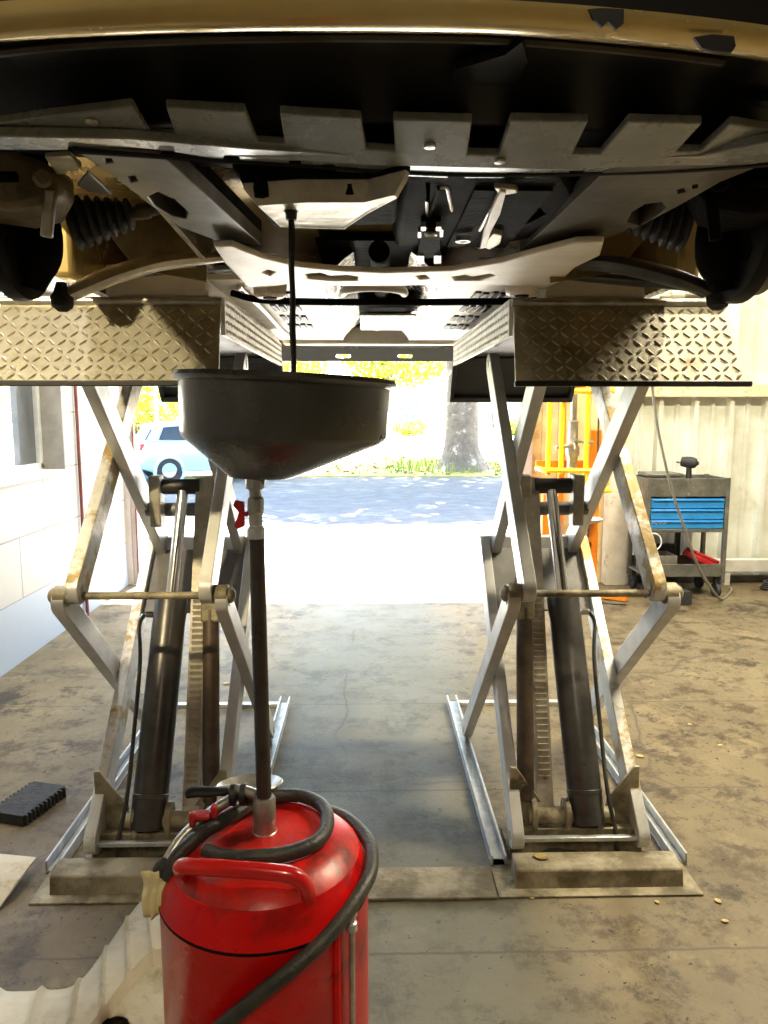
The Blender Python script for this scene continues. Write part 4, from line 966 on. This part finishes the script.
# ------------------------------------------------------------------ spring compressor stand
sp = thing('spring_compressor', (1.85, 6.3, 0), 'orange and yellow spring compressor stand with safety cage behind the right lift', 'spring compressor')
B = lambda mb, *a, **k: mb.build(*a, parent=sp, **k)
B(MB().b2(1.90, 2.0, 6.40, 6.50, .03, 1.45), 'column', 'orange', bevel=.008)
B(MB().b2(1.66, 1.71, 6.48, 6.53, .03, 1.95), 'column', 'orange', bevel=.006)
m = MB().bar((1.78, 6.46, .03), (2.20, 6.18, .03), .07, .05).bar((1.58, 6.46, .03), (1.45, 6.15, .03), .07, .05).bar((1.58, 6.47, .035), (2.0, 6.47, .035), .07, .05); B(m, 'foot', 'orange', bevel=.006)
B(MB().b2(1.62, 1.95, 6.40, 6.46, .42, .48), 'cross_arm', 'orange', bevel=.005)
B(MB().b2(1.50, 1.62, 6.36, 6.44, .55, .90), 'base_box', 'orange', bevel=.008)
B(MB().b2(1.47, 1.98, 6.535, 6.56, 1.08, 1.18), 'rear_guard', 'orange', bevel=.005)
B(MB().b2(1.58, 1.98, 6.535, 6.56, 1.80, 1.93), 'rear_guard', 'orange', bevel=.005)
for xx_, yy in ((1.50, 6.22), (1.63, 6.30), (1.80, 6.16), (2.02, 6.28)):
    B(MB().tube([(xx_, yy, .98 if xx_ > 1.7 else 1.08), (xx_, yy, 1.97)], .021, 10), 'cage_bar', 'yellow')
for zz in (1.12, 1.77, 1.95):
    B(MB().tube(smooth([(1.46, 6.44, zz), (1.47, 6.24, zz), (1.60, 6.17, zz), (1.85, 6.15, zz), (2.02, 6.22, zz), (2.04, 6.44, zz)], 4), .022, 8), 'cage_hoop', 'yellow')
B(MB().tube([(1.82, 6.18, .94), (2.04, 6.24, .94), (2.05, 6.42, .94)], .016, 8), 'cage_hoop', 'yellow')
rm = B(MB().lathe([(.030, 1.05), (.030, 1.10), (.045, 1.11), (.045, 1.22), (.06, 1.24), (.06, 1.30), (.045, 1.32), (.045, 1.52), (.028, 1.53), (.028, 1.93)], (1.745, 6.38, 0), 16), 'pneumatic_ram', 'steel')
for zz, dx in ((1.32, -.16), (1.36, .16)): MB().bar((1.745, 6.34, zz), (1.745 + dx, 6.32, zz - .02), .03, .03).build('jaw', 'steel', rm, bevel=.005)
B(MB().lathe([(.05, 0), (.11, .015), (.13, .04), (.125, .042), (.10, .022), (.0, .012)], (1.87, 6.30, .66), 24), 'spring_seat', 'white_paint')
B(MB().tube([(1.87, 6.30, .66), (1.80, 6.36, .45)], .012, 8), 'seat_stem', 'steel')
pq = smooth([(1.95, 6.35, 1.55), (1.93, 6.28, 1.1), (1.86, 6.22, .6), (1.85, 6.2, .10), (1.98, 6.12, .012), (2.15, 6.05, .012)], 6)
B(MB().tube(pq, .008, 8), 'air_line', 'hose')

# ------------------------------------------------------------------ outside
def rise(y): return max(0., (y - 20) * .04)
def ground(name, x0, x1, y0, y1, m, dz=0.):
    n_ = 6; vs = []
    for i in range(n_ + 1):
        y = y0 + (y1 - y0) * i / n_
        vs += [(x0, y, rise(y) + dz - .3), (x0, y, rise(y) + dz), (x1, y, rise(y) + dz), (x1, y, rise(y) + dz - .3)]
    fs = [(i * 4 + k_, i * 4 + k_ + 1, (i + 1) * 4 + k_ + 1, (i + 1) * 4 + k_) for i in range(n_) for k_ in range(3)]
    fs += [(0, 1, 2, 3), (n_ * 4 + 3, n_ * 4 + 2, n_ * 4 + 1, n_ * 4)]
    return MB().add(vs, fs).build(name, m, structure=True, sm=0)
ground('apron_ground', -30, 30, FY, 10.6, 'apron')
ground('road_ground', -40, 40, 10.6, 18.6, 'asphalt', -.004)
ground('verge_ground', -40, 40, 18.6, 24.2, 'verge', .03)
ground('path_ground', -40, 40, 24.2, 60, 'path', .02)
MB().b2(-30, WX - .2, RY, FY, -.3, -.02).build('yard_ground', 'apron', structure=True, sm=0)

def leaf_cloud(c, rad, n_, sz, seed, shell=.55, fl=0):
    rnd = random.Random(seed); m = MB(); c = V(c)
    for i in range(n_):
        while True:
            p = V((rnd.uniform(-1, 1), rnd.uniform(-1, 1), rnd.uniform(-1, 1)))
            if shell < p.length < 1: break
        p = V((p.x * rad[0], p.y * rad[1], p.z * rad[2])) + c
        if p.z < fl: continue
        d = V((rnd.gauss(0, 1), rnd.gauss(0, 1), rnd.gauss(0, .7))).normalized(); e = d.orthogonal().normalized(); s_ = sz * rnd.uniform(.6, 1.3)
        f_ = d.cross(e)
        m.add([p - d * s_, p + e * s_ * .45 + f_ * s_ * .1, p + d * s_, p - e * s_ * .45 + f_ * s_ * .1], [(0, 1, 2, 3)])
    return m
# tree by the road
tx, tyy = 2.55, 20.4
t = thing('tree', (tx, tyy, 0), 'thick-trunked street tree standing on the leaf-strewn verge opposite the door', 'tree')
m = MB(); rings = []
for zz, r in ((-.1, .80), (.05, .70), (.25, .56), (.6, .47), (1.2, .43), (2.4, .41), (3.6, .42), (4.4, .40)):
    rings.append([V((tx + .02 * zz * 0 - .05 * zz / 4 + r * (1 + .07 * math.sin(5 * a + zz) + (.16 * max(0, math.sin(3 * a + 1)) if zz < .4 else 0)) * math.cos(a), tyy + r * (1 + .07 * math.sin(5 * a + zz)) * math.sin(a), zz + .03)) for a in [2 * PI * k_ / 20 for k_ in range(20)]])
m.loft(rings); m.build('trunk', 'bark', t, sm=60)
for (dx, dy, dz, r) in ((-3.5, -2.5, 3.2, .22), (3.2, -3.0, 3.0, .22), (-1.2, -4.5, 3.6, .20), (2.2, 2.6, 3.4, .2), (-3, 2.2, 3.6, .2), (.4, .3, 5, .25)):
    P = smooth([(tx, tyy, 4.1), (tx + dx * .4, tyy + dy * .4, 4.4 + dz * .5), (tx + dx, tyy + dy, 4.2 + dz)], 5); n_ = len(P)
    MB().tube(P, [r * (1 - .75 * i / (n_ - 1)) for i in range(n_)], 10).build('branch', 'bark', t)
for i, (dx, dy, dz, ra, n_) in enumerate(((-4.5, -2.6, 7.2, (4.5, 3.2, 2.0), 4200), (3.6, -2.8, 7.4, (4.6, 3.4, 2.1), 4200), (-1.2, -4.4, 7.6, (5.2, 2.6, 1.8), 3800), (0, 1.5, 8.6, (6, 4, 2.2), 3600), (-9, -2, 7.6, (4, 3.6, 2.0), 3000), (8.5, -2, 7.6, (4, 3.6, 2.0), 3000))):
    leaf_cloud((tx + dx, tyy + dy, dz), ra, n_, .29, 40 + i, .2).build('crown', 'leaf_green', t, sm=0, fix=False)
# ground cover: grass tufts and fallen leaves on the verge
rnd = random.Random(3); m = MB()
for i in range(1500):
    x_ = rnd.uniform(.5, 9) if i < 1100 else rnd.uniform(-10, 9); y_ = rnd.uniform(19.2, 22.5); h_ = rnd.uniform(.08, .26) * (1.6 if abs(x_ - 1.6) < .8 else .7)
    a = rnd.uniform(0, PI); lean = rnd.uniform(-.08, .08); wx, wy = .018 * math.cos(a), .018 * math.sin(a); z_ = rise(y_) + .03
    m.add([(x_ - wx, y_ - wy, z_), (x_ + wx, y_ + wy, z_), (x_ + lean, y_ + lean, z_ + h_)], [(0, 1, 2)])
tag(m.build('grass', 'leaf_grass', sm=0, fix=False), 'short green grass growing on the roadside verge round the tree', 'grass', kind='stuff')
m = MB()
for i in range(1500):
    x_ = rnd.uniform(-11, 9); y_ = rnd.uniform(18.7 if x_ > -1.2 else 20.9, 23.8); z_ = rise(y_) + .045; s_ = rnd.uniform(.05, .11); a = rnd.uniform(0, 2 * PI)
    d = V((math.cos(a), math.sin(a), rnd.uniform(-.3, .3))) * s_; e = V((-math.sin(a), math.cos(a), rnd.uniform(0, .6))) * s_ * .6; c = V((x_, y_, z_))
    m.add([c - d, c + e, c + d, c - e], [(0, 1, 2, 3)])
tag(m.build('fallen_leaves', 'dry_leaf', sm=0, fix=False), 'scatter of dry yellow leaves covering the roadside verge', 'leaves', kind='stuff')
# shrubs and trees beyond the path
def shrub(x_, y_, r, h, mt, label, seed, base=0., n_=1500, sz=.20):
    z_ = rise(y_) + .02; o = thing('shrub', (x_, y_, z_), label, 'shrub', 'bushes across the road')
    leaf_cloud((x_, y_, z_ + base + h / 2), (r, r * .7, h / 2), n_, sz, seed, .35, z_).build('foliage', mt, o, sm=0, fix=False)
    st = MB()
    for k_ in range(4): st.tube([(x_ + .1 * (k_ - 1.5), y_, z_ - .02), (x_ + .35 * (k_ - 1.5), y_ + .1 * k_, z_ + base + h * .6)], [.05, .02], 7)
    st.build('stem', 'bark', o)
shrub(-10.6, 34.5, 3.2, 4.6, 'leaf_yellow', 'tall bright yellow-green bush seen above the pale blue car', 1, n_=2600)
shrub(-18.5, 34, 3.0, 3.4, 'leaf_yellow', 'bright yellow-green bush seen through the workshop window', 2)
shrub(-4.7, 38, 2.9, 3.4, 'leaf_yellow', 'broad yellow bush behind the drain bowl', 3, base=1.6, n_=2200)
shrub(1.3, 37.6, 2.9, 3.6, 'leaf_yellow', 'yellow-green bush standing above the blue sign board', 4, base=2.0, n_=2400)
shrub(6.6, 38.7, 2.1, 4.0, 'leaf_green', 'mid green bush behind the tree trunk', 5, base=2.0, n_=2200)
shrub(1.9, 33.2, .8, .75, 'leaf_yellow', 'low yellow bush at the foot of the blue sign board', 6, n_=500, sz=.11)
shrub(6.55, 33.6, .62, .8, 'leaf_yellow', 'small round yellow bush beside the dark house door', 7, n_=500, sz=.11)
# houses
hz_ = rise(40)
h1_ = thing('house', (3.6, 42, hz_), 'low white house with a dark door directly behind the tree trunk', 'house')
MB().b2(2.4, 9.5, 41, 45, hz_, hz_ + 2.2).build('wall', 'house_white', h1_, sm=0)
MB().prism([(2.1, 40.6, hz_ + 2.2), (9.8, 40.6, hz_ + 2.2), (9.8, 43, hz_ + 3.2), (2.1, 43, hz_ + 3.2)], (0, .1, .1)).build('roof', 'house_dark', h1_, sm=0)
MB().b2(5.35, 6.0, 40.93, 41.0, hz_, hz_ + 1.5).build('door', 'house_dark', h1_, bevel=.02)
MB().b2(5.25, 6.1, 40.92, 41.0, hz_ + 1.5, hz_ + 1.95).build('transom_window', 'sky_blue_paint', h1_, bevel=.02)
MB().b2(6.65, 7.0, 40.93, 41.0, hz_ + 1.4, hz_ + 1.9).build('window', 'sky_blue_paint', h1_, bevel=.02)
h2 = thing('house', (-14, 46, rise(46)), 'long pale building seen behind the bushes on the left', 'house')
MB().b2(-24, -.5, 46, 50, rise(46), rise(46) + 2.6).build('wall', 'house_white', h2, sm=0)
MB().prism([(-24.5, 45.5, rise(46) + 2.6), (0, 45.5, rise(46) + 2.6), (0, 48, rise(46) + 3.6), (-24.5, 48, rise(46) + 3.6)], (0, .1, .1)).build('roof', 'house_dark', h2, sm=0)
for i in range(5): MB().b2(-22 + i * 4.2, -20.6 + i * 4.2, 45.93, 46, rise(46) + .9, rise(46) + 2.0).build('window', 'sky_blue_paint', h2, bevel=.02)
# sign board
by = 35.0; bz = rise(by) + .02
sg = thing('sign_board', (1.95, by, bz), 'pale blue sign board with a darker header strip across the road', 'sign')
MB().b2(1.32, 2.54, by, by + .06, bz + .55, bz + 1.62).build('panel', 'sky_blue_paint', sg, bevel=.01)
MB().b2(1.32, 2.54, by - .02, by + .05, bz + 1.66, bz + 1.95).build('header_strip', 'sky_blue_paint', sg, bevel=.01)
for x_ in (1.30, 2.56): MB().b2(x_ - .03, x_ + .03, by, by + .06, bz - .02, bz + 1.95).build('post', 'hub_grey', sg, bevel=.01)
m = MB()
for a, b in ((.25, .55), (.6, .58), (.75, .62), (1.0, .75)): m.box((1.32 + a, by - .006, bz + .55 + b), (.13 if a != 1.0 else .06, .008, .05 if a != 1.0 else .22), Matrix.Rotation(.4 if a == 1.0 else .1, 3, 'Y'))
m.build('printed_mark', 'dark_frame', sg, sm=0)
# lamp post seen over the car
lp = thing('street_post', (-8.6, 31, rise(31)), 'pale slim roadside post in front of the tall yellow bush', 'post')
MB().lathe([(.10, 0), (.10, .3), (.075, .34), (.06, 4.2), (0, 4.22)], (-8.6, 31, rise(31)), 14).build('shaft', 'white_paint', lp)
MB().lathe([(.16, 0), (.16, .05), (.11, .08)], (-8.6, 31, rise(31)), 14).build('base_flange', 'hub_grey', lp)

# pale blue hatchback across the road
kx, ky = -5.62, 18.3
hc_ = thing('hatchback', (kx + 1.9, ky, 0), 'pale blue hatchback parked across the road, seen between the left lift arms', 'car')
B = lambda mb, *a, **k: mb.build(*a, parent=hc_, **k)
low = [(0.02, .32), (-.04, .5), (.02, .78), (.12, .92), (.9, .95), (2.2, .92), (2.9, .86), (3.6, .70), (3.76, .52), (3.74, .30), (3.5, .22), (.3, .22)]
rings = []
for yy, ins in ((ky - .80, .06), (ky - .76, .0), (ky + .76, .0), (ky + .80, .06)):
    rings.append([V((kx + 1.86 + (a - 1.86) * (1 - ins * .5), yy, .6 + (b - .6) * (1 - ins) + .02)) for a, b in low])
B(MB().loft(rings), 'body', 'car_blue', bevel=.05, seg=3)
cab = [(.12, .90), (.34, 1.24), (.62, 1.37), (1.7, 1.38), (2.0, 1.30), (2.75, .90)]
rings = []
for yy, kk in ((ky - .74, 0), (ky - .60, 1), (ky + .60, 1), (ky + .74, 0)):
    rings.append([V((kx + a, yy if b < 1. else (ky + (yy - ky) * (.82 if kk == 0 else 1.)), b if kk else b - .03 * (b > 1))) for a, b in cab])
B(MB().loft(rings), 'cabin', 'car_blue', bevel=.04, seg=3)
def side_win(pts, yy): return MB().prism([(kx + a, yy - (.72 - .58) * 0 + (b - .93) * .26, b) for a, b in pts], (0, .03, 0))
B(side_win([(.42, .98), (.55, 1.26), (.98, 1.29), (1.02, .97)], ky - .755), 'rear_side_window', 'glass_dark', bevel=.01)
B(side_win([(1.08, .97), (1.06, 1.29), (1.75, 1.28), (2.35, .96)], ky - .755), 'front_side_window', 'glass_dark', bevel=.01)
B(MB().prism([(kx + .165, ky - .58, .97), (kx + .165, ky + .58, .97), (kx + .325, ky + .5, 1.22), (kx + .325, ky - .5, 1.22)], (-.02, 0, .012)), 'rear_window', 'glass_dark')
B(MB().box((kx + .10, ky - .70, .82), (.20, .16, .16)), 'tail_lamp', 'lamp_red', bevel=.04)
B(MB().box((kx + .10, ky + .70, .82), (.20, .16, .16)), 'tail_lamp', 'lamp_red', bevel=.04)
for wx_ in (.62, 3.0):
    for e in (-1, 1):
        wc = V((kx + wx_, ky + e * .72, .29)); tyr = B(MB().lathe([(.17, -.09), (.27, -.09), (.29, -.06), (.29, .06), (.27, .09), (.17, .09)], wc, 28, (0, e, 0), close=True), 'tyre', 'rubber')
        MB().lathe([(0, .05), (.06, .075), (.165, .07), (.17, -.05)], wc, 20, (0, e, 0)).build('hub_cap', 'hub_grey', tyr)
        B(MB().lathe([(.295, .0), (.36, .0), (.36, .096), (.295, .096)], wc, 28, (0, e, 0), close=True), 'wheel_arch', 'car_blue')

hc_.rotation_euler = (0, 0, math.radians(28))

# ------------------------------------------------------------------ light
wd = bpy.data.worlds.new('world'); sc.world = wd; wd.use_nodes = True; nt = wd.node_tree
bgn = nt.nodes['Background']; sk = nt.nodes.new('ShaderNodeTexSky'); sk.sky_type = 'NISHITA'; sk.sun_disc = False
sk.sun_elevation = math.radians(62); sk.sun_rotation = math.radians(10); sk.air_density = 1.; sk.dust_density = 1.5; sk.ozone_density = 1.
nt.links.new(sk.outputs[0], bgn.inputs['Color']); bgn.inputs['Strength'].default_value = .60
sd_ = bpy.data.lights.new('sun', 'SUN'); sd_.energy = 24.0; sd_.angle = math.radians(.6); sd_.color = (1, .95, .86)
so = bpy.data.objects.new('sun', sd_); COL.objects.link(so); so.location = (0, 12, 12)
el = math.radians(70); az = math.radians(8)       # direction towards the sun
dv = V((math.sin(az) * math.cos(el), math.cos(az) * math.cos(el), math.sin(el)))
so.rotation_euler = dv.to_track_quat('Z', 'Y').to_euler()
def area(name, loc, target, sx, sy, w_, col):
    l = bpy.data.lights.new(name, 'AREA'); l.shape = 'RECTANGLE'; l.size = sx; l.size_y = sy; l.energy = w_; l.color = col
    o = bpy.data.objects.new(name, l); COL.objects.link(o); o.location = loc
    o.rotation_euler = (V(loc) - V(target)).to_track_quat('Z', 'Y').to_euler(); return o
# unseen lights added: spots aimed at the flaps, strips filling the room
def spot(name, loc, target, w_, cone, col, size=.06):
    l = bpy.data.lights.new(name, 'SPOT'); l.energy = w_; l.spot_size = math.radians(cone); l.spot_blend = .5; l.color = col; l.shadow_soft_size = size
    o = bpy.data.objects.new(name, l); COL.objects.link(o); o.location = loc
    o.rotation_euler = (V(loc) - V(target)).to_track_quat('Z', 'Y').to_euler(); return o
spot('unseen_left_flap_spot', (-1.95, .15, 3.3), (-1.0, 2.2, 1.88), 270, 25, (1, .82, .48))
spot('unseen_right_flap_spot', (1.45, .35, 4.4), (1.2, 2.2, 1.75), 140, 17, (1, .85, .58))
area('unseen_fill_strip', (.2, -2.2, 4.4), (.2, -2.0, 0), .25, 1.5, 32, (1, .86, .60))  # strips added out of view to brighten floor and walls
area('unseen_fill_strip', (3.2, 2.9, 4.4), (3.0, 2.9, 0), .25, 1.5, 170, (1, .88, .62))
area('unseen_fill_strip', (-.3, 5.9, 4.4), (-.3, 5.7, 0), .25, 1.5, 110, (.90, .98, 1))
area('unseen_fill_strip', (1.9, 5.0, 4.4), (1.9, 5.4, 0), .25, 1.2, 40, (1, .93, .78))
area('unseen_fill_strip', (3.2, 5.6, 4.4), (3.2, 6.2, 0), .25, 1.5, 18, (1, .95, .84))
area('unseen_fill_strip', (-1.45, 3.2, 4.4), (-1.45, 3.2, 0), .25, 1.5, 38, (1, .95, .88))

sc.view_settings.view_transform = 'Standard'; sc.view_settings.look = 'None'; sc.view_settings.gamma = 1.0; sc.view_settings.use_curve_mapping = False
sc.view_settings.exposure = 1.5
sc.cycles.use_denoising = True
sc.cycles.max_bounces = 8; sc.cycles.diffuse_bounces = 5; sc.cycles.transparent_max_bounces = 12
sc.cycles.sample_clamp_indirect = 8
